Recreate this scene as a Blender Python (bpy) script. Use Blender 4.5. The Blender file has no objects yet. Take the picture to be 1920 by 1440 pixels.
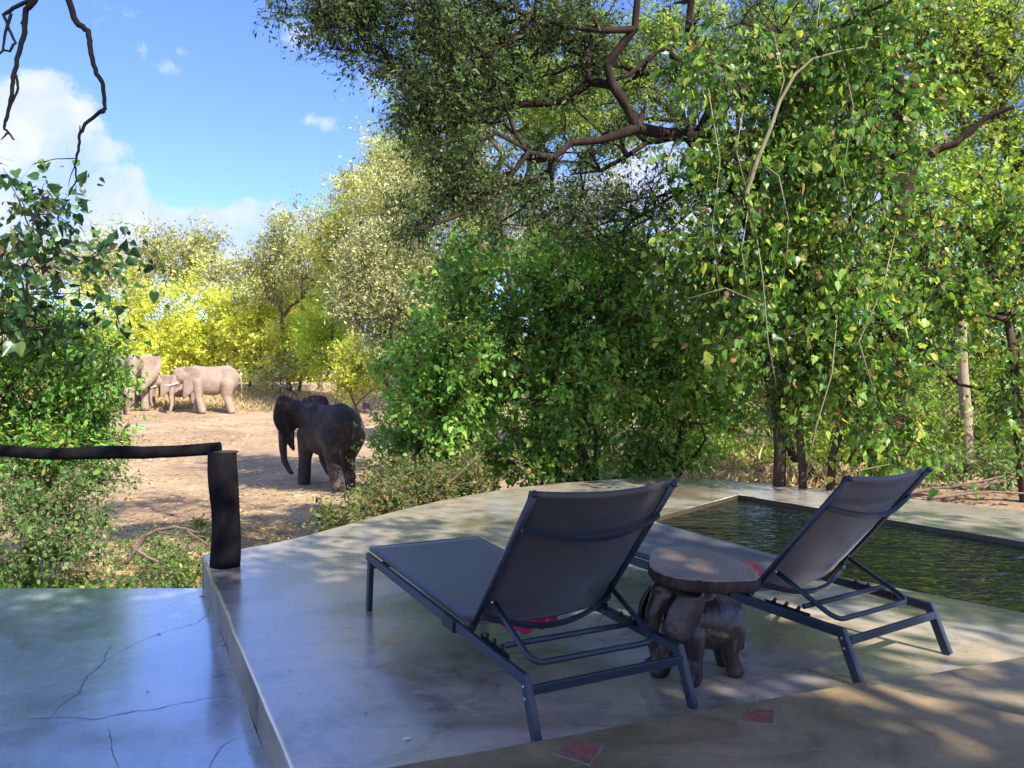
import bpy, bmesh, math, random, zlib
import numpy as np
from mathutils import Vector, Matrix, noise as mnoise

rng = np.random.default_rng(7)
random.seed(7)
sc = bpy.context.scene
col = sc.collection
R = math.radians

# ------------------------------------------------------------------ camera
CAM_H = 1.35
FPX = 1500.0                       # focal length in pixels of a 1920 px wide picture
cam_d = bpy.data.cameras.new('camera')
cam = bpy.data.objects.new('camera', cam_d)
col.objects.link(cam)
cam.location = (0, 0, CAM_H)
cam.rotation_euler = (R(90), 0, 0)
cam_d.sensor_width = 36
cam_d.lens = 36 * FPX / 1920
cam_d.clip_start = 0.05
cam_d.clip_end = 3000
sc.camera = cam

# ------------------------------------------------------------------ light, sky, exposure
sun_to = Vector((0.52, -0.60, 0.68)).normalized()
sun_el = math.asin(sun_to.z)
sun_az = math.atan2(sun_to.x, sun_to.y)
sd = bpy.data.lights.new('sun', 'SUN')
sd.energy = 2.9
sd.angle = R(0.55)
sd.color = (1.0, 0.93, 0.82)
sun = bpy.data.objects.new('sun', sd)
col.objects.link(sun)
sun.rotation_euler = (-sun_to).to_track_quat('-Z', 'Y').to_euler()
sc.view_settings.view_transform = 'Standard'
sc.view_settings.look = 'None'
sc.view_settings.gamma = 1.0
sc.view_settings.exposure = 1.75
sc.view_settings.use_curve_mapping = False
sc.render.engine = 'CYCLES'
sc.cycles.max_bounces = 7
sc.cycles.diffuse_bounces = 4
sc.cycles.transmission_bounces = 4
sc.cycles.transparent_max_bounces = 4


def pxdir(u, v):
    return Vector(((u - 960) / FPX, 1.0, -(v - 720) / FPX)).normalized()


def make_world():
    w = bpy.data.worlds.new('World')
    sc.world = w
    w.use_nodes = True
    nt = w.node_tree
    N, Lk = nt.nodes, nt.links
    N.clear()
    out = N.new('ShaderNodeOutputWorld')
    sky = N.new('ShaderNodeTexSky')
    sky.sky_type = 'NISHITA'
    sky.sun_disc = False
    sky.sun_elevation = sun_el
    sky.sun_rotation = sun_az
    sky.altitude = 900
    sky.air_density = 1.0
    sky.dust_density = 0.6
    sky.ozone_density = 2.0
    hs = N.new('ShaderNodeHueSaturation')
    hs.inputs['Saturation'].default_value = 1.0
    hs.inputs['Hue'].default_value = 0.5
    Lk.new(sky.outputs[0], hs.inputs['Color'])
    bg = N.new('ShaderNodeBackground')
    bg.inputs[1].default_value = 0.15
    tint = N.new('ShaderNodeMix'); tint.data_type = 'RGBA'; tint.blend_type = 'MULTIPLY'
    tint.inputs[0].default_value = 1; tint.inputs[7].default_value = (.37, .43, .68, 1)
    Lk.new(hs.outputs[0], tint.inputs[6]); Lk.new(tint.outputs[2], bg.inputs[0])
    tc = N.new('ShaderNodeTexCoord')
    nrm = N.new('ShaderNodeVectorMath'); nrm.operation = 'NORMALIZE'
    Lk.new(tc.outputs['Generated'], nrm.inputs[0])
    n1 = N.new('ShaderNodeTexNoise')
    n1.inputs['Scale'].default_value = 13.0
    n1.inputs['Detail'].default_value = 9.0
    n1.inputs['Roughness'].default_value = 0.62
    Lk.new(nrm.outputs[0], n1.inputs['Vector'])

    def blob(u, v, du, dv, amp):
        c = pxdir(u, v)
        s = N.new('ShaderNodeVectorMath'); s.operation = 'SUBTRACT'
        Lk.new(nrm.outputs[0], s.inputs[0]); s.inputs[1].default_value = c
        m = N.new('ShaderNodeVectorMath'); m.operation = 'MULTIPLY'
        Lk.new(s.outputs[0], m.inputs[0])
        m.inputs[1].default_value = (FPX / du, FPX / du, FPX / dv)
        ln = N.new('ShaderNodeVectorMath'); ln.operation = 'LENGTH'
        Lk.new(m.outputs[0], ln.inputs[0])
        mr = N.new('ShaderNodeMapRange'); mr.interpolation_type = 'SMOOTHSTEP'
        Lk.new(ln.outputs['Value'], mr.inputs['Value'])
        mr.inputs['From Min'].default_value = 1.25
        mr.inputs['From Max'].default_value = 0.0
        mr.inputs['To Min'].default_value = 0
        mr.inputs['To Max'].default_value = amp
        return mr.outputs[0]
    blobs = [(60, 225, 150, 105, .9), (150, 272, 90, 50, .75), (-60, 250, 140, 120, .85), (90, 400, 240, 125, 1.0),
             (260, 440, 150, 85, .9), (430, 445, 210, 75, .95), (560, 440, 130, 50, .7), (350, 500, 300, 90, .9),
             (590, 230, 75, 26, .42), (318, 130, 34, 26, .30), (272, 92, 26, 24, .26), (335, 95, 22, 14, .24),
             (600, 70, 110, 45, .42), (720, 145, 60, 75, .42), (652, 185, 34, 18, .32), (235, 20, 50, 20, .25),
             (760, 260, 120, 60, .40), (1300, 350, 420, 200, .55), (1700, 380, 300, 150, .45), (-700, 300, 400, 120, .6),
             (1200, 520, 400, 120, .6)]
    acc = None
    for b in blobs:
        o = blob(*b)
        if acc is None:
            acc = o
        else:
            a = N.new('ShaderNodeMath'); a.operation = 'MAXIMUM'
            Lk.new(acc, a.inputs[0]); Lk.new(o, a.inputs[1]); acc = a.outputs[0]
    # some more cloud all round the sky
    n2 = N.new('ShaderNodeTexNoise')
    n2.inputs['Scale'].default_value = 2.2
    n2.inputs['Detail'].default_value = 2
    Lk.new(nrm.outputs[0], n2.inputs['Vector'])
    sp = N.new('ShaderNodeSeparateXYZ'); Lk.new(nrm.outputs[0], sp.inputs[0])
    back = N.new('ShaderNodeMapRange'); Lk.new(sp.outputs[1], back.inputs['Value'])
    back.inputs['From Min'].default_value = 0.45; back.inputs['From Max'].default_value = -0.2
    back.inputs['To Min'].default_value = 0; back.inputs['To Max'].default_value = 0.75
    mm = N.new('ShaderNodeMath'); mm.operation = 'MULTIPLY'
    Lk.new(n2.outputs[0], mm.inputs[0]); Lk.new(back.outputs[0], mm.inputs[1])
    a = N.new('ShaderNodeMath'); a.operation = 'MAXIMUM'
    Lk.new(acc, a.inputs[0]); Lk.new(mm.outputs[0], a.inputs[1])
    add = N.new('ShaderNodeMath'); add.operation = 'ADD'
    nc = N.new('ShaderNodeMath'); nc.operation = 'MULTIPLY_ADD'; nc.inputs[1].default_value = 1.9; nc.inputs[2].default_value = -.45
    Lk.new(n1.outputs[0], nc.inputs[0])
    Lk.new(a.outputs[0], add.inputs[0]); Lk.new(nc.outputs[0], add.inputs[1])
    mr = N.new('ShaderNodeMapRange'); mr.interpolation_type = 'SMOOTHSTEP'
    Lk.new(add.outputs[0], mr.inputs['Value'])
    mr.inputs['From Min'].default_value = 0.72
    mr.inputs['From Max'].default_value = 1.02
    mr.inputs['To Max'].default_value = 0.92
    cb = N.new('ShaderNodeBackground')
    n3 = N.new('ShaderNodeTexNoise'); n3.inputs['Scale'].default_value = 16; n3.inputs['Detail'].default_value = 5
    Lk.new(nrm.outputs[0], n3.inputs['Vector'])
    cr = N.new('ShaderNodeValToRGB')
    cr.color_ramp.elements[0].position = .35; cr.color_ramp.elements[0].color = (.27, .36, .60, 1)
    cr.color_ramp.elements[1].position = .68; cr.color_ramp.elements[1].color = (.46, .46, .53, 1)
    Lk.new(n3.outputs[0], cr.inputs[0]); Lk.new(cr.outputs[0], cb.inputs[0])
    cb.inputs[1].default_value = 0.68
    mx = N.new('ShaderNodeMixShader')
    Lk.new(mr.outputs[0], mx.inputs[0]); Lk.new(bg.outputs[0], mx.inputs[1]); Lk.new(cb.outputs[0], mx.inputs[2])
    Lk.new(mx.outputs[0], out.inputs[0])


make_world()


# ------------------------------------------------------------------ helpers
def at(u, v, y):
    """the point that far away (y metres) that the pixel (u, v) of the photograph shows"""
    return np.array([(u - 960) / FPX * y, y, CAM_H - (v - 720) / FPX * y])


def onz(u, v, z=0.0):
    y = FPX * (CAM_H - z) / (v - 720)
    return ((u - 960) / FPX * y, y, z)


def sstep(x):
    x = np.clip(x, 0, 1)
    return x * x * (3 - 2 * x)


def gz(x, y):
    """height of the ground"""
    x = np.asarray(x, float); y = np.asarray(y, float)
    yl = np.interp(y, [-60, 5, 9, 14, 21, 30, 40, 46, 58, 70, 110, 700], [-1.2, -1.15, -1.15, -1.35, -1.41, -1.15, -.62, -.33, .72, 1.3, 2.2, 4])
    yr = np.interp(y, [-60, 10, 20, 34, 46, 58, 70, 110, 700], [-.3, -.16, -.3, -.5, -.25, .75, 1.3, 2.2, 4])
    w = sstep((x - (-1.6 + .05 * y)) / 3.8)
    s = .035 * np.sin(x * 1.3 + 1.7 * np.sin(y * .7)) * np.sin(y * .9 + x * .4) + .02 * np.sin(x * 3.1 + y * 2.3)
    return yl * (1 - w) + yr * w + s


def setp(o, label=None, cat=None, group=None, kind=None):
    if label: o['label'] = label
    if cat: o['category'] = cat
    if group: o['group'] = group
    if kind: o['kind'] = kind
    return o


def link(name, mesh, mat=None, parent=None):
    o = bpy.data.objects.new(name, mesh)
    col.objects.link(o)
    if mat and not mesh.materials:
        mesh.materials.append(mat)
    if parent:
        o.parent = parent
    return o


def empty(name, loc=(0, 0, 0), rz=0, **kw):
    o = bpy.data.objects.new(name, None)
    col.objects.link(o)
    o.empty_display_size = .2
    o.location = loc
    o.rotation_euler = (0, 0, rz)
    return setp(o, **kw)


def npmesh(name, V, F, smooth=False, attrs=None):
    V = np.ascontiguousarray(V, np.float32)
    F = np.ascontiguousarray(F, np.int32)
    me = bpy.data.meshes.new(name)
    n, k = F.shape
    me.vertices.add(len(V)); me.vertices.foreach_set('co', V.ravel())
    me.loops.add(n * k); me.loops.foreach_set('vertex_index', F.ravel())
    me.polygons.add(n)
    me.polygons.foreach_set('loop_start', np.arange(0, n * k, k, dtype=np.int32))
    if attrs:
        for a, val in attrs.items():
            at_ = me.attributes.new(a, 'FLOAT', 'POINT')
            at_.data.foreach_set('value', np.ascontiguousarray(val, np.float32))
    me.update(calc_edges=True)
    if smooth:
        me.polygons.foreach_set('use_smooth', np.ones(n, bool))
    return me


class MB:
    """collects simple solids; build() links them as one object"""
    def __init__(s):
        s.v = []; s.f = []; s.sm = []

    def add(s, vs, fs, smooth=False):
        o = len(s.v)
        s.v += [tuple(v) for v in vs]
        s.f += [tuple(i + o for i in f) for f in fs]
        s.sm += [smooth] * len(fs)

    def bar(s, a, b, w, h, up=(0, 0, 1), bev=.15):
        """rectangular section bar with chamfered edges, w across, h along up"""
        a = Vector(a); b = Vector(b); d = (b - a).normalized(); up = Vector(up)
        sx = d.cross(up)
        if sx.length < 1e-4: sx = d.cross(Vector((1, 0, 0)))
        sx.normalize(); uz = sx.cross(d).normalized()
        c = min(w, h) * bev
        pr = [(w / 2, h / 2 - c), (w / 2 - c, h / 2), (-w / 2 + c, h / 2), (-w / 2, h / 2 - c), (-w / 2, -h / 2 + c), (-w / 2 + c, -h / 2), (w / 2 - c, -h / 2), (w / 2, -h / 2 + c)]
        vs = [p + sx * x + uz * z for p in (a, b) for x, z in pr]
        fs = [(i, (i + 1) % 8, 8 + (i + 1) % 8, 8 + i) for i in range(8)] + [tuple(range(7, -1, -1)), tuple(range(8, 16))]
        s.add(vs, fs)

    def tube(s, pts, r, n=10, caps=True, flat=1.0):
        pts = [Vector(p) for p in pts]
        rs = r if isinstance(r, (list, tuple)) else [r] * len(pts)
        vs = []; prev = None
        for i, p in enumerate(pts):
            t = (pts[min(i + 1, len(pts) - 1)] - pts[max(i - 1, 0)]).normalized()
            if prev is None:
                x = t.cross(Vector((0, 0, 1)))
                if x.length < .05: x = t.cross(Vector((1, 0, 0)))
            else:
                x = prev - t * prev.dot(t)
            x.normalize(); prev = x; yv = t.cross(x)
            for k in range(n):
                a = 2 * math.pi * k / n
                vs.append(p + x * math.cos(a) * rs[i] + yv * math.sin(a) * rs[i] * flat)
        fs = []
        for i in range(len(pts) - 1):
            for k in range(n):
                fs.append((i * n + k, i * n + (k + 1) % n, (i + 1) * n + (k + 1) % n, (i + 1) * n + k))
        o = len(s.v)
        s.add(vs, fs, True)
        if caps:
            s.f += [tuple(o + k for k in range(n - 1, -1, -1)), tuple(o + (len(pts) - 1) * n + k for k in range(n))]
            s.sm += [False, False]

    def prism(s, outline, z0, z1):
        n = len(outline)
        vs = [(x, y, z0) for x, y in outline] + [(x, y, z1) for x, y in outline]
        s.add(vs, [(i, (i + 1) % n, n + (i + 1) % n, n + i) for i in range(n)] + [tuple(range(n - 1, -1, -1)), tuple(range(n, 2 * n))])

    def build(s, name, mat, parent=None):
        me = bpy.data.meshes.new(name)
        me.from_pydata(s.v, [], s.f)
        me.polygons.foreach_set('use_smooth', np.array(s.sm, bool))
        me.update()
        return link(name, me, mat, parent)


# ------------------------------------------------------------------ materials
def newmat(name):
    m = bpy.data.materials.new(name)
    m.use_nodes = True
    nt = m.node_tree
    return m, nt, nt.nodes, nt.links, nt.nodes['Principled BSDF']


def ramp(N, stops, interp='LINEAR'):
    r = N.new('ShaderNodeValToRGB')
    r.color_ramp.interpolation = interp
    e = r.color_ramp.elements
    while len(e) < len(stops): e.new(.5)
    for i, (p, c) in enumerate(stops):
        e[i].position = p; e[i].color = (*c, 1)
    return r


def noise_node(N, L, vec, scale, detail=5, rough=.6, dist=0.0):
    n = N.new('ShaderNodeTexNoise')
    n.inputs['Scale'].default_value = scale
    n.inputs['Detail'].default_value = detail
    n.inputs['Roughness'].default_value = rough
    n.inputs['Distortion'].default_value = dist
    if vec is not None: L.new(vec, n.inputs['Vector'])
    return n


def mixc(N, L, fac, a, b, mode='MIX'):
    m = N.new('ShaderNodeMix'); m.data_type = 'RGBA'; m.blend_type = mode
    for sock, val in ((m.inputs[0], fac), (m.inputs[6], a), (m.inputs[7], b)):
        if hasattr(val, 'links'): L.new(val, sock)
        elif isinstance(val, (int, float)): sock.default_value = val
        else: sock.default_value = (*val, 1)
    return m.outputs[2]


def bump(N, L, h, strength, dist, b):
    bn = N.new('ShaderNodeBump')
    bn.inputs['Strength'].default_value = strength
    bn.inputs['Distance'].default_value = dist
    L.new(h, bn.inputs['Height'])
    L.new(bn.outputs[0], b.inputs['Normal'])
    return bn


def simple(name, colr, rough=.5, metal=0, spec=.5, nscale=20, var=.25, bstr=.15, bdist=.002, coat=0):
    m, nt, N, L, b = newmat(name)
    tc = N.new('ShaderNodeTexCoord')
    n = noise_node(N, L, tc.outputs['Object'], nscale)
    r = ramp(N, [(.3, tuple(c * (1 - var) for c in colr)), (.7, tuple(min(1, c * (1 + var)) for c in colr))])
    L.new(n.outputs[0], r.inputs[0]); L.new(r.outputs[0], b.inputs['Base Color'])
    b.inputs['Roughness'].default_value = rough
    b.inputs['Metallic'].default_value = metal
    b.inputs['Specular IOR Level'].default_value = spec
    b.inputs['Coat Weight'].default_value = coat
    if bstr: bump(N, L, n.outputs[0], bstr, bdist, b)
    return m


def leafmat(name, stops, transl=.38, rough=.45, spec=.35, back=1.25):
    """leaf colour varies from leaf to leaf (rnd) and from spray to spray (cl)"""
    m, nt, N, L, b = newmat(name)
    a1 = N.new('ShaderNodeAttribute'); a1.attribute_name = 'rnd'
    a2 = N.new('ShaderNodeAttribute'); a2.attribute_name = 'cl'
    r = ramp(N, stops); L.new(a1.outputs['Fac'], r.inputs[0])
    mr = N.new('ShaderNodeMapRange'); L.new(a2.outputs['Fac'], mr.inputs['Value'])
    mr.inputs['To Min'].default_value = .62; mr.inputs['To Max'].default_value = 1.32
    hs = N.new('ShaderNodeHueSaturation'); L.new(r.outputs[0], hs.inputs['Color']); L.new(mr.outputs[0], hs.inputs['Value'])
    L.new(hs.outputs[0], b.inputs['Base Color'])
    b.inputs['Roughness'].default_value = rough
    b.inputs['Specular IOR Level'].default_value = spec
    t = N.new('ShaderNodeBsdfTranslucent')
    tcx = N.new('ShaderNodeHueSaturation'); L.new(hs.outputs[0], tcx.inputs['Color'])
    tcx.inputs['Value'].default_value = back * 1.5; tcx.inputs['Hue'].default_value = .485; tcx.inputs['Saturation'].default_value = 1.08
    L.new(tcx.outputs[0], t.inputs['Color'])
    mx = N.new('ShaderNodeMixShader'); mx.inputs[0].default_value = transl
    L.new(b.outputs[0], mx.inputs[1]); L.new(t.outputs[0], mx.inputs[2])
    L.new(mx.outputs[0], N['Material Output'].inputs[0])
    return m


def barkmat(name, c1, c2, scale=14, bs=.6):
    m, nt, N, L, b = newmat(name)
    tc = N.new('ShaderNodeTexCoord')
    mp = N.new('ShaderNodeMapping'); mp.inputs['Scale'].default_value = (1, 1, .22)
    L.new(tc.outputs['Object'], mp.inputs[0])
    n = noise_node(N, L, mp.outputs[0], scale, 7, .65, .3)
    r = ramp(N, [(.32, c1), (.68, c2)]); L.new(n.outputs[0], r.inputs[0])
    n2 = noise_node(N, L, tc.outputs['Object'], 1.7, 3)
    o = mixc(N, L, n2.outputs[0], r.outputs[0], tuple(c * .6 for c in c1))
    L.new(o, b.inputs['Base Color'])
    b.inputs['Roughness'].default_value = .9
    b.inputs['Specular IOR Level'].default_value = .15
    bump(N, L, n.outputs[0], bs, .03, b)
    return m


def concrete(name, base, stain, warm, rough=(.16, .42), sp=.5, coat=.35, seed=0.0, coatr=.2, cior=1.5):
    m, nt, N, L, b = newmat(name)
    tc = N.new('ShaderNodeTexCoord')
    mp = N.new('ShaderNodeMapping'); mp.inputs['Location'].default_value = (seed, seed * .7, 0)
    L.new(tc.outputs['Object'], mp.inputs[0]); V = mp.outputs[0]
    big = noise_node(N, L, V, .75, 6, .65, .8)
    mid = noise_node(N, L, V, 2.3, 8, .62, 1.4)
    fine = noise_node(N, L, V, 38, 5, .7)
    rb = ramp(N, [(.36, stain), (.52, base), (.70, warm)]); L.new(big.outputs[0], rb.inputs[0])
    rm = ramp(N, [(.30, (.55, .53, .49)), (.47, (.98, .97, .95)), (.66, (1.26, 1.23, 1.2))]); L.new(mid.outputs[0], rm.inputs[0])
    c = mixc(N, L, .85, rb.outputs[0], rm.outputs[0], 'MULTIPLY')
    rf = ramp(N, [(.3, (.8, .8, .8)), (.7, (1.15, 1.15, 1.15))]); L.new(fine.outputs[0], rf.inputs[0])
    c = mixc(N, L, .6, c, rf.outputs[0], 'MULTIPLY')
    # trowel smears: pale and dark scuffs
    mp2 = N.new('ShaderNodeMapping'); mp2.inputs['Scale'].default_value = (1.0, 3.4, 1); mp2.inputs['Rotation'].default_value = (0, 0, .5)
    L.new(V, mp2.inputs[0])
    sm = noise_node(N, L, mp2.outputs[0], 3.1, 9, .72, 2.2)
    rs = ramp(N, [(.58, (0, 0, 0)), (.72, (1, 1, 1))]); L.new(sm.outputs[0], rs.inputs[0])
    c = mixc(N, L, rs.outputs[0], c, tuple(min(1, x * 1.45) for x in base))
    # small dark specks
    vo = N.new('ShaderNodeTexVoronoi'); vo.inputs['Scale'].default_value = 9; L.new(V, vo.inputs['Vector'])
    rv = ramp(N, [(.018, (.25, .2, .15)), (.05, (1, 1, 1))]); L.new(vo.outputs['Distance'], rv.inputs[0])
    c = mixc(N, L, .55, c, rv.outputs[0], 'MULTIPLY')
    L.new(c, b.inputs['Base Color'])
    rr = N.new('ShaderNodeMapRange'); L.new(mid.outputs[0], rr.inputs['Value'])
    rr.inputs['From Min'].default_value = .3; rr.inputs['From Max'].default_value = .7
    rr.inputs['To Min'].default_value = rough[0]; rr.inputs['To Max'].default_value = rough[1]
    L.new(rr.outputs[0], b.inputs['Roughness'])
    b.inputs['Specular IOR Level'].default_value = sp
    b.inputs['Coat Weight'].default_value = coat
    b.inputs['Coat Roughness'].default_value = coatr
    b.inputs['Coat IOR'].default_value = cior
    hh = N.new('ShaderNodeMath'); hh.operation = 'ADD'
    m1 = N.new('ShaderNodeMath'); m1.operation = 'MULTIPLY'; m1.inputs[1].default_value = .12
    L.new(fine.outputs[0], m1.inputs[0]); L.new(mid.outputs[0], hh.inputs[0]); L.new(m1.outputs[0], hh.inputs[1])
    bump(N, L, hh.outputs[0], .25, .012, b)
    return m


M = {}
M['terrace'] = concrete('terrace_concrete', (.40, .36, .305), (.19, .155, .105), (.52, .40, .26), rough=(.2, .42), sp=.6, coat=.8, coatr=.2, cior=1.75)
M['deck'] = concrete('deck_concrete_sky_tinted', (.36, .41, .48), (.25, .28, .33), (.45, .43, .45), rough=(.17, .34), sp=.9, coat=1.0, seed=13.0, coatr=.14, cior=2.7)  # blue of the reflected sky is put into the base colour
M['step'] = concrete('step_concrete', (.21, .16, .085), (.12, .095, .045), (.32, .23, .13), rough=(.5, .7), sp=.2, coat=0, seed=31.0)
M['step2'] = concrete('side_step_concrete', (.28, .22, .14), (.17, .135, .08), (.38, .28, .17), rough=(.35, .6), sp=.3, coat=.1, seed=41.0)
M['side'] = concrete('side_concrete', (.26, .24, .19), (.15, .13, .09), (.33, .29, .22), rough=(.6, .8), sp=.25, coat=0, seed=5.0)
M['poolwall'] = simple('pool_wall', (.02, .03, .028), .6)
M['frame'] = simple('powder_coat', (.018, .026, .040), .38, spec=.5, nscale=60, var=.3, bstr=.05)
M['plastic'] = simple('black_plastic', (.012, .012, .013), .5)
M['steel'] = simple('bolt_steel', (.6, .6, .58), .3, metal=1)
M['char'] = barkmat('charred_wood', (.004, .004, .005), (.018, .014, .014), 9, .9)
M['charcut'] = simple('charred_cut', (.03, .024, .02), .9, nscale=30, bstr=.5)
M['tile'] = simple('terracotta', (.21, .065, .045), .75, nscale=35, var=.35, bstr=.3)
M['mortar'] = simple('mortar', (.20, .175, .13), .9, nscale=50, bstr=.5)
M['crack'] = simple('crack_dark', (.07, .062, .06), .95)
M['ivory'] = simple('ivory', (.72, .66, .52), .4)


def sling_mat():
    m, nt, N, L, b = newmat('sling_fabric')
    tc = N.new('ShaderNodeTexCoord')
    w1 = N.new('ShaderNodeTexWave'); w1.inputs['Scale'].default_value = 90; w1.bands_direction = 'X'
    w2 = N.new('ShaderNodeTexWave'); w2.inputs['Scale'].default_value = 90; w2.bands_direction = 'Y'
    L.new(tc.outputs['Object'], w1.inputs[0]); L.new(tc.outputs['Object'], w2.inputs[0])
    ad = N.new('ShaderNodeMath'); ad.operation = 'ADD'; L.new(w1.outputs['Fac'], ad.inputs[0]); L.new(w2.outputs['Fac'], ad.inputs[1])
    n = noise_node(N, L, tc.outputs['Object'], 3.2, 6, .65, .8)
    r = ramp(N, [(.35, (.017, .015, .018)), (.55, (.028, .024, .025)), (.75, (.060, .048, .043))]); L.new(n.outputs[0], r.inputs[0])
    L.new(r.outputs[0], b.inputs['Base Color'])
    b.inputs['Roughness'].default_value = .42
    b.inputs['Specular IOR Level'].default_value = .55
    b.inputs['Sheen Weight'].default_value = .25
    bump(N, L, ad.outputs[0], .12, .001, b)
    return m


M['sling'] = sling_mat()


def towel_mat():
    m, nt, N, L, b = newmat('towel_cloth')
    tc = N.new('ShaderNodeTexCoord')
    n = noise_node(N, L, tc.outputs['Object'], 7, 2, .5, .6)
    r = ramp(N, [(.0, (.55, .015, .12)), (.5, (.62, .02, .16)), (.58, (.7, .14, .03)), (.66, (.5, .03, .25)), (.8, (.62, .02, .12))])
    L.new(n.outputs[0], r.inputs[0]); L.new(r.outputs[0], b.inputs['Base Color'])
    b.inputs['Roughness'].default_value = .9
    n2 = noise_node(N, L, tc.outputs['Object'], 220, 2)
    bump(N, L, n2.outputs[0], .5, .002, b)
    return m


M['towel'] = towel_mat()


def water_mat():
    m, nt, N, L, b = newmat('pool_water')
    tc = N.new('ShaderNodeTexCoord')
    mp = N.new('ShaderNodeMapping'); mp.inputs['Scale'].default_value = (1, 1.9, 1); mp.inputs['Rotation'].default_value = (0, 0, -.35)
    L.new(tc.outputs['Object'], mp.inputs[0])
    n = noise_node(N, L, mp.outputs[0], 4.6, 2, .45, .7)
    n2 = noise_node(N, L, mp.outputs[0], 1.3, 2, .5, .2)
    ad = N.new('ShaderNodeMath'); ad.operation = 'ADD'; L.new(n.outputs[0], ad.inputs[0]); L.new(n2.outputs[0], ad.inputs[1])
    b.inputs['Base Color'].default_value = (.004, .009, .006, 1)
    b.inputs['Roughness'].default_value = .015
    b.inputs['IOR'].default_value = 1.333
    b.inputs['Specular IOR Level'].default_value = .8
    bump(N, L, ad.outputs[0], .55, .07, b)
    return m


M['water'] = water_mat()


def ground_mat():
    m, nt, N, L, b = newmat('sandy_ground')
    tc = N.new('ShaderNodeTexCoord'); V = tc.outputs['Object']
    big = noise_node(N, L, V, .16, 5, .6, .8)
    mid = noise_node(N, L, V, 1.1, 8, .7, .8)
    fine = noise_node(N, L, V, 14, 6, .75)
    r = ramp(N, [(.35, (.33, .225, .145)), (.5, (.40, .285, .18)), (.66, (.50, .375, .235))]); L.new(big.outputs[0], r.inputs[0])
    rm = ramp(N, [(.3, (.68, .64, .60)), (.5, (1, 1, 1)), (.7, (1.2, 1.17, 1.1))]); L.new(mid.outputs[0], rm.inputs[0])
    c = mixc(N, L, .8, r.outputs[0], rm.outputs[0], 'MULTIPLY')
    rf = ramp(N, [(.33, (.5, .48, .44)), (.5, (1, 1, 1)), (.7, (1.2, 1.18, 1.1))]); L.new(fine.outputs[0], rf.inputs[0])
    c = mixc(N, L, .7, c, rf.outputs[0], 'MULTIPLY')
    # litter covered soil on the right hand bank is greyer
    L.new(c, b.inputs['Base Color'])
    b.inputs['Roughness'].default_value = .95
    b.inputs['Specular IOR Level'].default_value = .1
    ad = N.new('ShaderNodeMath'); ad.operation = 'ADD'; L.new(mid.outputs[0], ad.inputs[0]); L.new(fine.outputs[0], ad.inputs[1])
    bump(N, L, ad.outputs[0], .4, .04, b)
    return m


M['ground'] = ground_mat()


def skin_mat(name, c1, c2, c3, ws=9.0, bs=.7, bd=.03, rough=.75):
    m, nt, N, L, b = newmat(name)
    tc = N.new('ShaderNodeTexCoord'); V = tc.outputs['Object']
    big = noise_node(N, L, V, 1.6, 5, .6, .5)
    r = ramp(N, [(.33, c1), (.5, c2), (.68, c3)]); L.new(big.outputs[0], r.inputs[0])
    mp = N.new('ShaderNodeMapping'); mp.inputs['Scale'].default_value = (1.5, 1, .55); L.new(V, mp.inputs[0])
    w = N.new('ShaderNodeTexVoronoi'); w.feature = 'DISTANCE_TO_EDGE'; w.inputs['Scale'].default_value = ws
    nd = noise_node(N, L, mp.outputs[0], 4, 3)
    mv = mixc(N, L, .25, mp.outputs[0], nd.outputs['Color'])
    L.new(mv, w.inputs['Vector'])
    rv = ramp(N, [(0, (0, 0, 0)), (.12, (1, 1, 1))]); L.new(w.outputs['Distance'], rv.inputs[0])
    f = noise_node(N, L, V, 30, 5, .7)
    c = mixc(N, L, .14, r.outputs[0], rv.outputs[0], 'MULTIPLY')
    L.new(c, b.inputs['Base Color'])
    b.inputs['Roughness'].default_value = rough
    b.inputs['Specular IOR Level'].default_value = .25
    ad = N.new('ShaderNodeMath'); ad.operation = 'ADD'; L.new(rv.outputs[0], ad.inputs[0]); L.new(f.outputs[0], ad.inputs[1])
    bump(N, L, ad.outputs[0], bs, bd, b)
    return m


M['skin_dark'] = skin_mat('elephant_skin_grey_shaded', (.036, .031, .031), (.058, .048, .045), (.11, .085, .072), 11)  # grey skin, darkened further: its standing in shade is put into the colour
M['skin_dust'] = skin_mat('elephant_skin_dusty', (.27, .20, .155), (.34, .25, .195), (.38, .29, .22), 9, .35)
M['carving'] = None


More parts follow.
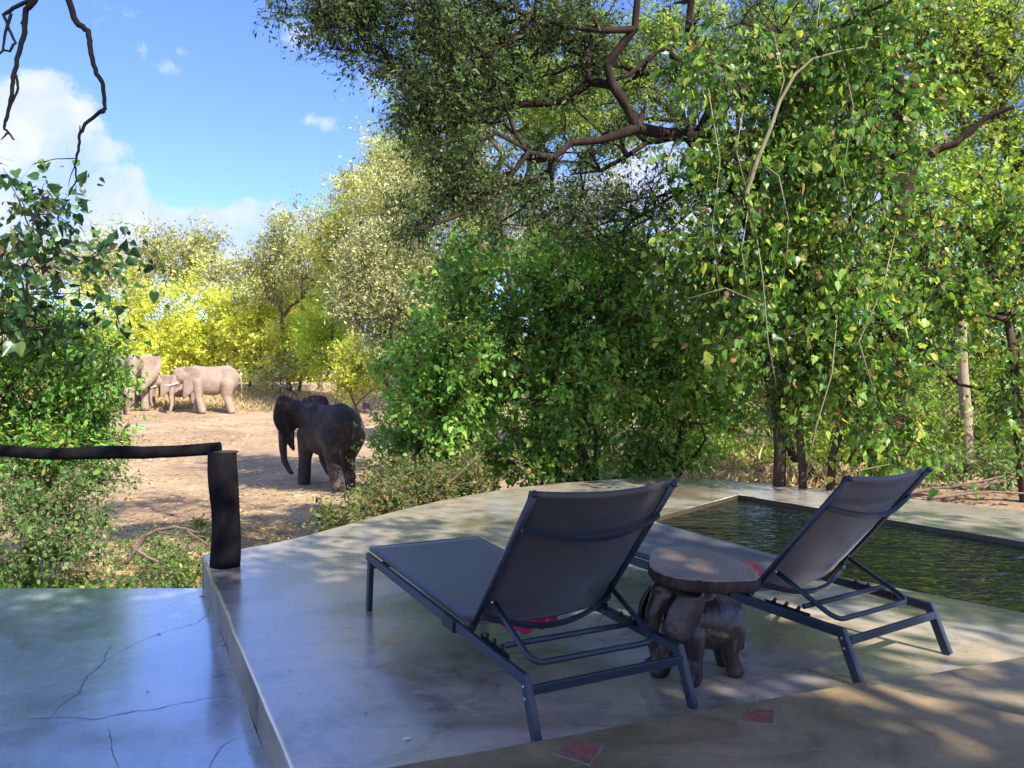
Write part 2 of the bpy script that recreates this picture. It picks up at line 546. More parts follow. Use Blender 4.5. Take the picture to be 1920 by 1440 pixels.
def carving_mat():
    m, nt, N, L, b = newmat('carved_dark_wood')
    tc = N.new('ShaderNodeTexCoord')
    mp = N.new('ShaderNodeMapping'); mp.inputs['Scale'].default_value = (1, 1, .18); mp.inputs['Rotation'].default_value = (.3, .5, 0)
    L.new(tc.outputs['Object'], mp.inputs[0])
    gr = noise_node(N, L, mp.outputs[0], 60, 6, .7, .4)
    bg_ = noise_node(N, L, tc.outputs['Object'], 9, 5, .6, .4)
    r = ramp(N, [(.3, (.016, .011, .009)), (.5, (.042, .028, .022)), (.62, (.062, .043, .034)), (.75, (.12, .09, .072))]); L.new(bg_.outputs[0], r.inputs[0])
    r2 = ramp(N, [(.35, (.45, .42, .4)), (.55, (1, 1, 1))]); L.new(gr.outputs[0], r2.inputs[0])
    L.new(mixc(N, L, .8, r.outputs[0], r2.outputs[0], 'MULTIPLY'), b.inputs['Base Color'])
    vo = N.new('ShaderNodeTexVoronoi'); vo.inputs['Scale'].default_value = 42; L.new(tc.outputs['Object'], vo.inputs['Vector'])
    ad = N.new('ShaderNodeMath'); ad.operation = 'ADD'; L.new(gr.outputs[0], ad.inputs[0]); L.new(vo.outputs['Distance'], ad.inputs[1])
    rr = N.new('ShaderNodeMapRange'); L.new(bg_.outputs[0], rr.inputs['Value']); rr.inputs['To Min'].default_value = .2; rr.inputs['To Max'].default_value = .5
    L.new(rr.outputs[0], b.inputs['Roughness'])
    b.inputs['Specular IOR Level'].default_value = .45
    bump(N, L, ad.outputs[0], .35, .004, b)
    return m


M['carving'] = carving_mat()


def slab_mat():
    m, nt, N, L, b = newmat('stool_slab_wood')
    tc = N.new('ShaderNodeTexCoord')
    mp = N.new('ShaderNodeMapping'); mp.inputs['Scale'].default_value = (1.0, 1.7, 1.0); mp.inputs['Location'].default_value = (.04, .05, 0)
    L.new(tc.outputs['Object'], mp.inputs[0])
    n = noise_node(N, L, mp.outputs[0], 5, 3); mv = mixc(N, L, .12, mp.outputs[0], n.outputs['Color'])
    w = N.new('ShaderNodeTexWave'); w.wave_type = 'RINGS'; w.rings_direction = 'Z'; w.inputs['Scale'].default_value = 16
    w.inputs['Distortion'].default_value = 2.5; w.inputs['Detail'].default_value = 4; w.inputs['Detail Scale'].default_value = 3
    L.new(mv, w.inputs['Vector'])
    r = ramp(N, [(.1, (.26, .19, .135)), (.6, (.31, .23, .165)), (1, (.33, .25, .18))]); L.new(w.outputs['Fac'], r.inputs[0])
    ge = noise_node(N, L, tc.outputs['Object'], 3.2, 4)
    rg = ramp(N, [(.42, (.7, .66, .64)), (.6, (1, 1, 1))]); L.new(ge.outputs[0], rg.inputs[0])
    c = mixc(N, L, .8, r.outputs[0], rg.outputs[0], 'MULTIPLY')
    L.new(c, b.inputs['Base Color']); b.inputs['Roughness'].default_value = .6
    bump(N, L, w.outputs['Fac'], .2, .0025, b)
    return m


M['slab'] = slab_mat()
M['slab_side'] = barkmat('stool_slab_bark', (.035, .027, .022), (.12, .09, .075), 22, .8)
M['bark_dark'] = barkmat('bark_dark', (.020, .014, .011), (.085, .055, .042), 12)
M['bark_brown'] = barkmat('bark_brown', (.05, .035, .026), (.17, .12, .09), 14)
M['bark_pale'] = barkmat('bark_pale', (.30, .23, .16), (.58, .47, .36), 10)
M['bark_grey'] = barkmat('bark_grey', (.10, .085, .07), (.25, .21, .175), 16)
M['stick'] = barkmat('dead_wood', (.16, .11, .085), (.36, .27, .21), 18)
M['stem'] = barkmat('pale_stem', (.20, .19, .10), (.42, .38, .24), 18, .2)

g = leafmat
M['lf_thicket'] = g('leaf_yellow_green', [(0, (.32, .40, .06)), (.35, (.48, .55, .08)), (.75, (.60, .63, .11)), (1, (.64, .57, .17))], .4)
M['lf_olive'] = g('leaf_olive', [(0, (.18, .22, .07)), (.5, (.36, .39, .12)), (1, (.52, .50, .22))], .3)
M['lf_grey'] = g('leaf_grey_green', [(0, (.22, .27, .09)), (.5, (.42, .46, .16)), (.85, (.56, .55, .26)), (1, (.62, .54, .32))], .28)
M['lf_yolive'] = g('leaf_yellow_olive', [(0, (.22, .28, .06)), (.5, (.42, .48, .09)), (1, (.58, .58, .18))], .4)
M['lf_lime'] = g('leaf_lime', [(0, (.20, .34, .04)), (.5, (.36, .52, .06)), (1, (.50, .58, .10))], .42)
M['lf_bush'] = g('leaf_mid_green', [(0, (.075, .20, .042)), (.5, (.165, .37, .062)), (.86, (.28, .46, .08)), (.94, (.36, .38, .07)), (1, (.36, .17, .06))], .42, .38, .5)
M['lf_dark'] = g('leaf_dark_evergreen', [(0, (.03, .07, .020)), (.5, (.068, .135, .036)), (.9, (.14, .21, .06)), (1, (.16, .16, .06))], .36, .5, .25)
M['lf_vine'] = g('leaf_vine', [(0, (.045, .11, .025)), (.45, (.095, .22, .035)), (.8, (.20, .34, .05)), (.955, (.38, .42, .07)), (.985, (.36, .2, .08)), (1, (.25, .12, .06))], .45, .38, .45)
M['lf_back'] = g('leaf_back_canopy', [(0, (.10, .18, .03)), (.4, (.20, .33, .045)), (.8, (.32, .44, .07)), (1, (.42, .41, .12))], .45)
M['lf_left'] = g('leaf_left_shrub', [(0, (.016, .05, .02)), (.5, (.034, .095, .026)), (.88, (.075, .16, .032)), (1, (.13, .08, .03))], .35, .36, .5)  # backlit darkness against the sky is put into the leaf colour
M['lf_weed'] = g('leaf_weed', [(0, (.035, .11, .020)), (.5, (.09, .19, .03)), (.85, (.20, .27, .06)), (1, (.36, .30, .12))], .4)
M['lf_straw'] = g('straw', [(0, (.30, .23, .11)), (.5, (.55, .44, .22)), (1, (.72, .60, .34))], .35, .8, .1)
M['lf_dry'] = g('dry_leaves', [(0, (.12, .065, .035)), (.5, (.26, .15, .08)), (1, (.42, .27, .14))], .2, .8, .1)
M['lf_scrub'] = g('leaf_scrub', [(0, (.05, .12, .03)), (.5, (.11, .21, .055)), (.9, (.22, .30, .09)), (1, (.34, .29, .15))], .35, .6, .2)
M['lf_mixed'] = g('leaf_mixed_low', [(0, (.05, .11, .025)), (.45, (.12, .18, .04)), (.75, (.26, .25, .08)), (1, (.34, .20, .09))], .35, .6, .2)

# ------------------------------------------------------------------ leaves and branches
LEAF = {
    'lance': (np.array([(0, 0, 0), (.45, .20, .05), (1, 0, -.06), (.45, -.20, .05)]), np.array([(0, 2, 1), (0, 3, 2)])),
    'broad': (np.array([(0, 0, 0), (.5, .30, .05), (1, 0, -.07), (.5, -.30, .05)]), np.array([(0, 2, 1), (0, 3, 2)])),
    'oval': (np.array([(0, 0, 0), (.28, .24, .05), (.72, .23, .03), (1, 0, -.08), (.72, -.23, .03), (.28, -.24, .05)]),
             np.array([(0, 3, 1), (1, 3, 2), (0, 5, 3), (5, 4, 3)])),
    'heart': (np.array([(0, 0, 0), (-.1, .22, .04), (.1, .42, .08), (.42, .38, .06), (.75, .17, .0), (1.05, 0, -.12),
                        (-.1, -.22, .04), (.1, -.42, .08), (.42, -.38, .06), (.75, -.17, .0)]),
              np.array([(0, 2, 1), (0, 3, 2), (0, 4, 3), (0, 5, 4), (0, 6, 7), (0, 7, 8), (0, 8, 9), (0, 9, 5)])),
    'blade': (np.array([(0, .012, 0), (0, -.012, 0), (.5, 0, .06), (1, 0, -.10)]), np.array([(0, 1, 2), (1, 3, 2)])),
}


def unit(v):
    return v / (np.linalg.norm(v, axis=-1, keepdims=True) + 1e-9)


def rand_dirs(n):
    return unit(rng.normal(size=(n, 3)))


def leaf_mesh(pos, axis, size, shape, up_bias=.7, cl=None, name='foliage'):
    n = len(pos)
    T, F = LEAF[shape]
    a = unit(axis)
    nn = rand_dirs(n) * (1 - up_bias) + np.array([0, 0, 1.0]) * up_bias
    s = unit(np.cross(nn, a)); nn = np.cross(a, s)
    size = np.asarray(size).reshape(-1, 1, 1)
    V = (T[None, :, 0:1] * a[:, None, :] + T[None, :, 1:2] * s[:, None, :] + T[None, :, 2:3] * nn[:, None, :]) * size + pos[:, None, :]
    k = len(T)
    Fi = (F[None] + (np.arange(n) * k)[:, None, None]).reshape(-1, 3)
    rnd = np.repeat(rng.random(n), k)
    clv = np.repeat(cl if cl is not None else rng.random(n), k)
    return npmesh(name, V.reshape(-1, 3), Fi, attrs={'rnd': rnd, 'cl': clv})


def seg_mesh(A, B, ra, rb, n=5, name='branches'):
    """tapered prisms from A to B"""
    A = np.asarray(A); B = np.asarray(B)
    d = unit(B - A)
    ref = np.where(np.abs(d[:, 2:3]) > .9, np.array([[1., 0, 0]]), np.array([[0, 0, 1.]]))
    x = unit(np.cross(d, ref)); y = np.cross(d, x)
    ang = np.arange(n) * 2 * np.pi / n
    ca, sa = np.cos(ang)[None, :, None], np.sin(ang)[None, :, None]
    ring = x[:, None] * ca + y[:, None] * sa
    V = np.concatenate([A[:, None] + ring * np.asarray(ra)[:, None, None], B[:, None] + ring * np.asarray(rb)[:, None, None]], 1)
    F = []
    for i in range(n):
        j = (i + 1) % n
        F += [(i, j, n + j), (i, n + j, n + i)]
    F = np.array(F)
    Fi = (F[None] + (np.arange(len(A)) * 2 * n)[:, None, None]).reshape(-1, 3)
    return npmesh(name, V.reshape(-1, 3), Fi, smooth=True)


def grow(base, clumps, limbs=(), seg=.5, wob=.12, trunk_r=.12, tip_r=.008, bias=.35, expo=.45):
    """join every clump to the nearest piece of the skeleton; returns segments with radii"""
    nodes = [np.array(base, float)]; par = [-1]; plen = [0.0]; fix = [trunk_r]
    for lb in limbs:                                   # (list of points, radius start, radius end), first point joins nearest node
        pts = [np.array(p, float) for p in lb[0]]
        d = [np.linalg.norm(q - pts[0]) for q in nodes]
        cur = int(np.argmin(d))
        fine = []
        for i in range(len(pts)):
            if i == 0:
                fine.append((pts[0], 0.0)); continue
            k = max(1, int(np.linalg.norm(pts[i] - pts[i - 1]) / seg))
            for j in range(1, k + 1):
                q = pts[i - 1] + (pts[i] - pts[i - 1]) * j / k
                if j < k: q = q + rng.normal(size=3) * wob * seg * .35
                fine.append((q, (i - 1 + j / k) / (len(pts) - 1)))
        for q, t in fine:
            if np.linalg.norm(q - nodes[cur]) < .03: continue
            nodes.append(q); par.append(cur); plen.append(plen[cur] + np.linalg.norm(q - nodes[cur]))
            fix.append(lb[1] + (lb[2] - lb[1]) * t); cur = len(nodes) - 1
    clumps = np.asarray(clumps)
    cap = len(nodes) + int(len(clumps) * 14) + 50
    NA = np.zeros((cap, 3)); NA[:len(nodes)] = nodes
    PL = np.zeros(cap); PL[:len(nodes)] = plen
    cnt = len(nodes)
    order = np.argsort(np.linalg.norm(clumps - NA[0], axis=1))
    tips = []
    for ci in order:
        c = clumps[ci]
        d = np.linalg.norm(NA[:cnt] - c, axis=1)
        j = int(np.argmin(d + bias * PL[:cnt]))
        L_ = d[j]; k = min(12, max(1, int(L_ / seg)))
        cur = j; p0 = NA[j].copy()
        side = rng.normal(size=3) * wob * L_
        for q in range(1, k + 1):
            t = q / k
            p = p0 + (c - p0) * t + side * math.sin(t * math.pi) + (rng.normal(size=3) * wob * seg * .6 if q < k else 0)
            if cnt >= cap: break
            NA[cnt] = p; par.append(cur); fix.append(0); PL[cnt] = PL[cur] + np.linalg.norm(p - NA[cur])
            cur = cnt; cnt += 1
        tips.append(cur)
    cntv = np.zeros(cnt)
    for t in tips: cntv[t] += 1
    for i in range(cnt - 1, 0, -1):
        cntv[par[i]] += cntv[i]
    rad = tip_r * np.maximum(cntv, .6) ** expo
    fx = np.array(fix[:cnt])
    rad = np.where(fx > 0, fx, rad)
    for i in range(1, cnt):
        rad[i] = min(rad[i], rad[par[i]] * .97)
    idx = np.arange(1, cnt); pr = np.array(par[1:cnt])
    return NA[pr], NA[idx], rad[pr], rad[idx]


def in_blobs(blobs, edge=.45, gap=.26):
    """clump centres in ellipsoids (cx,cy,cz,rx,ry,rz,n); returns centres and outward directions"""
    C, O = [], []
    for cx, cy, cz, rx, ry, rz, n in blobs:
        n = max(3, int(n * 1.3))
        d = rand_dirs(n); r = rng.random((n, 1)) ** edge
        ph = rng.random(3) * 6
        lump = 1 + .26 * np.sin(d @ rand_dirs(1)[0] * 5 + ph[0]) + .2 * np.sin(d @ rand_dirs(1)[0] * 9 + ph[1])
        r = r * lump[:, None] * .96
        p = d * r * np.array([rx, ry, rz]) + np.array([cx, cy, cz])
        # gaps and clumps inside the crown
        f = 5.2 / max(rx, rz)
        h = sum(np.sin(p @ (rand_dirs(1)[0] * f * k) + rng.random() * 6) for k in (1, 1.3, 1.8, .8))
        k = h > np.quantile(h, gap)
        p, d = p[k], d[k]
        C.append(p); O.append(unit(d + np.array([0, 0, .25])))
    return np.concatenate(C), np.concatenate(O)


def sprays(C, O, ntw, nlf, tl, droop=.0, spread=.9):
    """short twigs leaving each clump centre, with leaves along them"""
    n = len(C)
    Ct = np.repeat(C, ntw, 0)
    D = unit(np.repeat(O, ntw, 0) * (1 - spread * .5) + rand_dirs(n * ntw) * spread + np.array([0, 0, -droop]))
    Lh = tl * (.5 + rng.random(n * ntw))
    St = Ct + rand_dirs(n * ntw) * tl * .25
    t = (np.arange(nlf) + .5) / nlf
    pos = St[:, None] + D[:, None] * (Lh[:, None] * t[None])[..., None] + rng.normal(size=(n * ntw, nlf, 3)) * tl * .09
    pos[..., 2] -= (droop * .5 * Lh[:, None] * t[None] ** 2)
    ax = D[:, None] * .55 + rng.normal(size=(n * ntw, nlf, 3)) * .6 + np.array([0, 0, -droop * .9])
    cl = np.repeat(rng.random(n), ntw * nlf)
    return pos.reshape(-1, 3), ax.reshape(-1, 3), cl, (St, St + D * Lh[:, None])


def plant(name, label, cat, base, blobs, lm, bm, shape='lance', size=.1, ntw=5, nlf=6, tl=.35, droop=.1, up=.6, limbs=(), trunk_r=.1,
          tip_r=.008, seg=.5, wob=.12, group=None, own=0, own_mesh=None, twigs=True, edge=.45, gap=.26, bias=.35, crown='crown', trunk='trunk', expo=.45,
          nside=5, keep=None):
    global rng
    rng = np.random.default_rng(zlib.crc32(label.encode()))
    root = empty(name, tuple(base), label=label, cat=cat, group=group)
    if base[1] > 14 and shape == 'oval': shape = 'broad'
    if base[1] > 40: twigs = False
    C, O = in_blobs(blobs, edge, gap)
    if keep is not None:
        k = keep(C); C, O = C[k], O[k]
    pos, ax, cl, tw = sprays(C, O, ntw, nlf, tl, droop)
    A, B, ra, rb = grow(base, C, limbs, seg, wob, trunk_r, tip_r, bias, expo)
    b0 = np.array(base)
    if twigs:
        A2, B2 = tw
        A = np.concatenate([A, A2]); B = np.concatenate([B, B2])
        ra = np.concatenate([ra, np.full(len(A2), tip_r * .45)]); rb = np.concatenate([rb, np.full(len(A2), tip_r * .2)])
    thick = np.maximum(ra, rb) > .03
    parts = []
    tm = seg_mesh(A[thick] - b0, B[thick] - b0, ra[thick], rb[thick], 9, name + '_' + trunk) if thick.any() else None
    if tm: link(trunk, tm, bm, root)
    thin = ~thick
    if thin.any():
        link('branches', seg_mesh(A[thin] - b0, B[thin] - b0, ra[thin], rb[thin], 3, name + '_branches'), bm, root)['kind'] = 'stuff'
    sz = size * (.45 + 1.05 * rng.random(len(pos)) ** 1.6)
    if own:
        # the leaves that show largest become leaves of their own
        u = pos[:, 0] / pos[:, 1] * FPX + 960; v = 720 - (pos[:, 2] - CAM_H) / pos[:, 1] * FPX
        vis = (u > 5) & (u < 1915) & (v > 5) & (v < 1435) & (pos[:, 1] > .5)
        score = np.where(vis, sz / pos[:, 1], 0)
        pick = np.argsort(-score)[:own * 4]
        pick = rng.permutation(pick)[:own]
        mask = np.ones(len(pos), bool); mask[pick] = False
        meshes = []
        for k in range(5):
            me = leaf_mesh(np.zeros((1, 3)), np.array([[1., 0, 0]]), [1.0], shape, 1.0, name='leaf')
            for an in ('rnd', 'cl'):
                me.attributes[an].data.foreach_set('value', np.full(len(me.vertices), .12 + .2 * k, np.float32))
            me.materials.append(lm); meshes.append(me)
        for q, i in enumerate(pick):
            a = Vector(ax[i]).normalized()
            nn = Vector(rng.normal(size=3)) * (1 - up) + Vector((0, 0, up))
            s = nn.cross(a).normalized(); nn = a.cross(s)
            mt = Matrix((a, s, nn)).transposed().to_4x4()
            mt = Matrix.Translation(Vector(pos[i] - b0)) @ mt @ Matrix.Scale(float(sz[i]) * 1.15, 4)
            o = bpy.data.objects.new('leaf', meshes[q % 5]); col.objects.link(o); o.parent = root
            o.matrix_local = mt
        pos, ax, sz, cl = pos[mask], ax[mask], sz[mask], cl[mask]
    f = link(crown, leaf_mesh(pos - b0, ax, sz, shape, up, cl, name + '_' + crown), lm, root)
    if own: f['kind'] = 'stuff'
    return root


# ------------------------------------------------------------------ ground
def build_ground():
    xs = np.concatenate([np.linspace(-500, -60, 12), np.linspace(-52, -14, 30), np.linspace(-13.6, 14, 100), np.linspace(15, 60, 30), np.linspace(80, 500, 10)])
    ys = np.concatenate([np.linspace(-80, 3, 14), np.linspace(4, 30, 120), np.linspace(30.4, 75, 80), np.linspace(80, 650, 16)])
    X, Y = np.meshgrid(xs, ys)
    Z = gz(X, Y) + .012 * rng.normal(size=X.shape) * (Y > 4) * (Y < 60)
    V = np.stack([X, Y, Z], -1).reshape(-1, 3)
    n = len(xs)
    i, j = np.meshgrid(np.arange(len(ys) - 1), np.arange(n - 1), indexing='ij')
    a = (i * n + j).ravel()
    F = np.stack([a, a + 1, a + n + 1, a + n], 1)
    o = link('ground', npmesh('ground', V, F, True), M['ground'])
    o['kind'] = 'structure'


build_ground()

# ------------------------------------------------------------------ terrace, pool, decks
curb = lambda y: .58 - .477 * y                  # x of the terrace's left edge
POOL = [(.84, 7.35), (2.77, 9.78), (6.25, 3.55), (4.95, 2.4)]


def wavy(pts, step, amp, closed=True):
    out = []
    n = len(pts)
    for i in range(n if closed else n - 1):
        a = Vector(pts[i]); b = Vector(pts[(i + 1) % n])
        k = max(1, int((b - a).length / step))
        for j in range(k):
            p = a + (b - a) * j / k
            if j: p = p + Vector((random.gauss(0, amp), random.gauss(0, amp)))
            out.append((p.x, p.y))
    if not closed: out.append(tuple(pts[-1]))
    return out


def slab_with_hole(name, outer, hole, z, depth, mat, side_mat, soft=.012, rim_mat=None):
    bm = bmesh.new()
    rings = []
    for ring in [outer] + ([hole] if hole else []):
        vs = [bm.verts.new((x, y, z)) for x, y in ring]
        es = [bm.edges.new((vs[i], vs[(i + 1) % len(vs)])) for i in range(len(vs))]
        rings.append((vs, es))
    bmesh.ops.triangle_fill(bm, use_beauty=True, use_dissolve=False, edges=[e for _, es in rings for e in es], normal=(0, 0, 1))
    for f in bm.faces:
        if f.normal.z < 0: f.normal_flip()
    for ri, (vs, _) in enumerate(rings):
        # rounded arris, then the side
        n = len(vs)
        sgn = 1 if ri == 0 else -1
        area = sum(vs[i].co.x * vs[(i + 1) % n].co.y - vs[(i + 1) % n].co.x * vs[i].co.y for i in range(n))
        if area < 0: sgn = -sgn
        nor = []
        for i in range(n):
            t = (vs[(i + 1) % n].co - vs[i - 1].co).normalized()
            nor.append(Vector((t.y, -t.x, 0)) * sgn)
        prev = vs
        sf = soft if ri == 0 else .004
        prof = [(sf * .7, -sf * .3), (sf, -sf), (sf, -depth)]
        for k, (o_, dz) in enumerate(prof):
            cur = [bm.verts.new((vs[i].co.x + nor[i].x * o_, vs[i].co.y + nor[i].y * o_, z + dz)) for i in range(n)]
            for i in range(n):
                f = bm.faces.new((prev[i], prev[(i + 1) % n], cur[(i + 1) % n], cur[i]))
                f.material_index = 0 if k < 2 else (2 if ri and rim_mat else 1)
                f.smooth = k < 2
            prev = cur
    me = bpy.data.meshes.new(name)
    bm.to_mesh(me); bm.free()
    me.materials.append(mat); me.materials.append(side_mat)
    if rim_mat: me.materials.append(rim_mat)
    return link(name, me)


edge_px = [(450, 1030), (500, 1021), (560, 1008), (620, 992), (690, 972), (760, 954), (830, 938), (900, 925), (980, 913), (1060, 905),
           (1140, 899), (1220, 896), (1290, 896), (1360, 901), (1440, 908), (1520, 915), (1600, 923), (1700, 934), (1800, 945), (1920, 958)]
edge_w = [onz(u, v)[:2] for u, v in edge_px]
outer = [(curb(-3), -3.0), (9.5, -3.0), (9.5, 5.9)] + edge_w[::-1] + [(curb(6.33), 6.33)]
outer = wavy(outer, .3, .003)
terrace = slab_with_hole('pool_terrace', outer, POOL, 0.0, 1.3, M['terrace'], M['side'], .014, simple('wet_rim', (.06, .045, .025), .4))
terrace['kind'] = 'structure'

# pool basin and water
bm = bmesh.new()
pin = [Vector((x, y, 0)) for x, y in POOL]
cen = sum(pin, Vector()) / 4
bot = [bm.verts.new((p.x + (cen.x - p.x) * -.01, p.y + (cen.y - p.y) * -.01, -1.25)) for p in pin]
top = [bm.verts.new((p.x + (cen.x - p.x) * -.01, p.y + (cen.y - p.y) * -.01, -.03)) for p in pin]
for i in range(4): bm.faces.new((bot[i], bot[(i + 1) % 4], top[(i + 1) % 4], top[i]))
bm.faces.new(bot)
me = bpy.data.meshes.new('pool_basin'); bm.to_mesh(me); bm.free()
o = link('pool_basin', me, M['poolwall']); o['kind'] = 'structure'
me = bpy.data.meshes.new('pool_water')
me.from_pydata([(p.x + (cen.x - p.x) * -.006, p.y + (cen.y - p.y) * -.006, -.052) for p in pin], [], [(0, 1, 2, 3)])
o = link('pool_water', me, M['water']); o['kind'] = 'structure'

# lower deck, left
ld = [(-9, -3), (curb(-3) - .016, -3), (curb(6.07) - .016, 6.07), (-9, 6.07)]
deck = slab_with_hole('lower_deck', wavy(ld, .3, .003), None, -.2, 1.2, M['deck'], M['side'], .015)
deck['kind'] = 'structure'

# raised step in the foreground, two slabs
sy = lambda x: 2.765 + .402 * x
XJ = 1.455
s1 = [(-.9, sy(-.64)), (-.64, sy(-.64)), (XJ, sy(XJ)), (2.28, 2.62), (3.6, 1.2), (3.6, -2.9), (-.2, -2.9), (-.9, 0)]
s1 = [(-.66, sy(-.66)), (XJ, sy(XJ)), (1.95, 3.0), (2.55, 2.50), (4.2, 1.0), (4.2, -2.9), (.9, -2.9)]
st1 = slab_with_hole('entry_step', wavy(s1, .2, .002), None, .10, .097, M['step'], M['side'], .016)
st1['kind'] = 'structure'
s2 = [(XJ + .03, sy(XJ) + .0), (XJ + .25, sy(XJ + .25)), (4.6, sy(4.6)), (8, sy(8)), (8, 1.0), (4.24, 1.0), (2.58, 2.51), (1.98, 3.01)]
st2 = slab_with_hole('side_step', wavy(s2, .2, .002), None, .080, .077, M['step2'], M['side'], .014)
st2['kind'] = 'structure'
# red tiles let into the step
for k, pts in enumerate([[(1042, 1414), (1076, 1391), (1126, 1401), (1104, 1433)], [(1388, 1352), (1400, 1333), (1452, 1334), (1449, 1358)]]):
    w = [onz(u, v, .10)[:2] for u, v in pts]
    cx = sum(p[0] for p in w) / 4; cy = sum(p[1] for p in w) / 4
    mo = MB(); mo.prism(wavy([((x - cx) * 1.16 + cx, (y - cy) * 1.16 + cy) for x, y in w][::-1], .03, .003), .09, .1025); mo.build('mortar_bed', M['mortar'], st1)
    mt = MB(); mt.prism(wavy(w[::-1], .05, .0015), .09, .1065); mt.build('tile', M['tile'], st1)


def ribbon(pts, w, z, name, mat, parent):
    """a crack: a thin crooked strip that narrows towards its ends"""
    P = []
    for i in range(len(pts) - 1):
        a = Vector(pts[i]); b = Vector(pts[i + 1]); k = max(1, int((b - a).length / .03))
        for j in range(k):
            P.append(a + (b - a) * j / k + Vector((random.gauss(0, .0035), random.gauss(0, .0035))))
    P.append(Vector(pts[-1]))
    vs, fs = [], []
    for i, p in enumerate(P):
        t = (P[min(i + 1, len(P) - 1)] - P[max(0, i - 1)]).normalized()
        ww = w * (.35 + .65 * math.sin(math.pi * min(1, max(.06, i / len(P))))) * random.uniform(.5, 1.2) / 2.6
        vs += [(p.x - t.y * ww, p.y + t.x * ww, z), (p.x + t.y * ww, p.y - t.x * ww, z)]
        if i: fs.append((2 * i - 2, 2 * i - 1, 2 * i + 1, 2 * i))
    m = bpy.data.meshes.new(name); m.from_pydata(vs, [], fs)
    return link(name, m, mat, parent)


def dk(l): return [onz(u, v, -.2)[:2] for u, v in l]


for pts, w in [([(0, 1360), (40, 1348), (97, 1347), (130, 1345), (175, 1350), (250, 1334), (290, 1331), (350, 1317), (400, 1307), (440, 1308)], .007),
               ([(97, 1346), (105, 1332), (120, 1318), (150, 1298), (162, 1270), (172, 1262), (196, 1241), (198, 1225), (212, 1208)], .007),
               ([(196, 1240), (250, 1208), (300, 1188), (370, 1168), (390, 1153), (394, 1135)], .005),
               ([(200, 1358), (207, 1380), (212, 1415), (222, 1440)], .004), ([(468, 1377), (425, 1392), (405, 1415), (392, 1440)], .004),
               ([(-60, 1380), (0, 1360)], .006)]:
    ribbon(dk(pts), w, -.1985, 'crack', M['crack'], deck)

# ------------------------------------------------------------------ post and rail
px, py = -2.12, 5.92
post = empty('fence_post', (px, py, 0), label='thick charred wooden post standing on the corner of the pool terrace', cat='fence post')
mb = MB(); pts, rr = [], []
for i in range(15):
    t = i / 14
    pts.append((.012 * math.sin(t * 5) - .006, .01 * math.sin(t * 4 + 1), -.002 + t * .85))
    rr.append(.104 * (1 + .035 * math.sin(t * 9 + 1) - .03 * t))
mb.tube(pts, rr, 22)
for k, v in enumerate(mb.v):
    a = math.atan2(v[1], v[0]); f = 1 + .04 * math.sin(a * 5 + 2) * 1.0 + .02 * math.sin(a * 11 + v[2] * 6)
    mb.v[k] = (v[0] * f, v[1] * f, v[2])
mb.build('log', M['char'], post)
mb = MB(); mb.tube([(0, 0, .844), (0, 0, .853)], [.094, .088], 18); mb.build('cut_end', M['charcut'], post)
rail = MB(); pts, rr = [], []
for i in range(30):
    t = i / 29
    u = -420 + t * (413 + 420)
    y = 5.93 + .04 * math.sin(t * 7)
    v = 847 + 3.2 * math.sin(t * 9 + 1.5) + (-2 if t > .85 else 0) + 2 * math.sin(t * 23)
    pts.append((((u - 960) / FPX) * y, y, CAM_H - (v - 720) / FPX * y)); rr.append(.044 + .003 * math.sin(t * 19) + .004 * t)
rail.tube(pts, rr, 14)
ro = rail.build('handrail', M['char'])
setp(ro, 'long charred pole lying level as a handrail above the lower deck', 'handrail')

# ------------------------------------------------------------------ loungers
LW, LH, LHF, LL, LPIV, LB = .75, .237, .34, 1.973, .5575, .849


def rz_(x):
    return LH + (LHF - LH) * x / LL


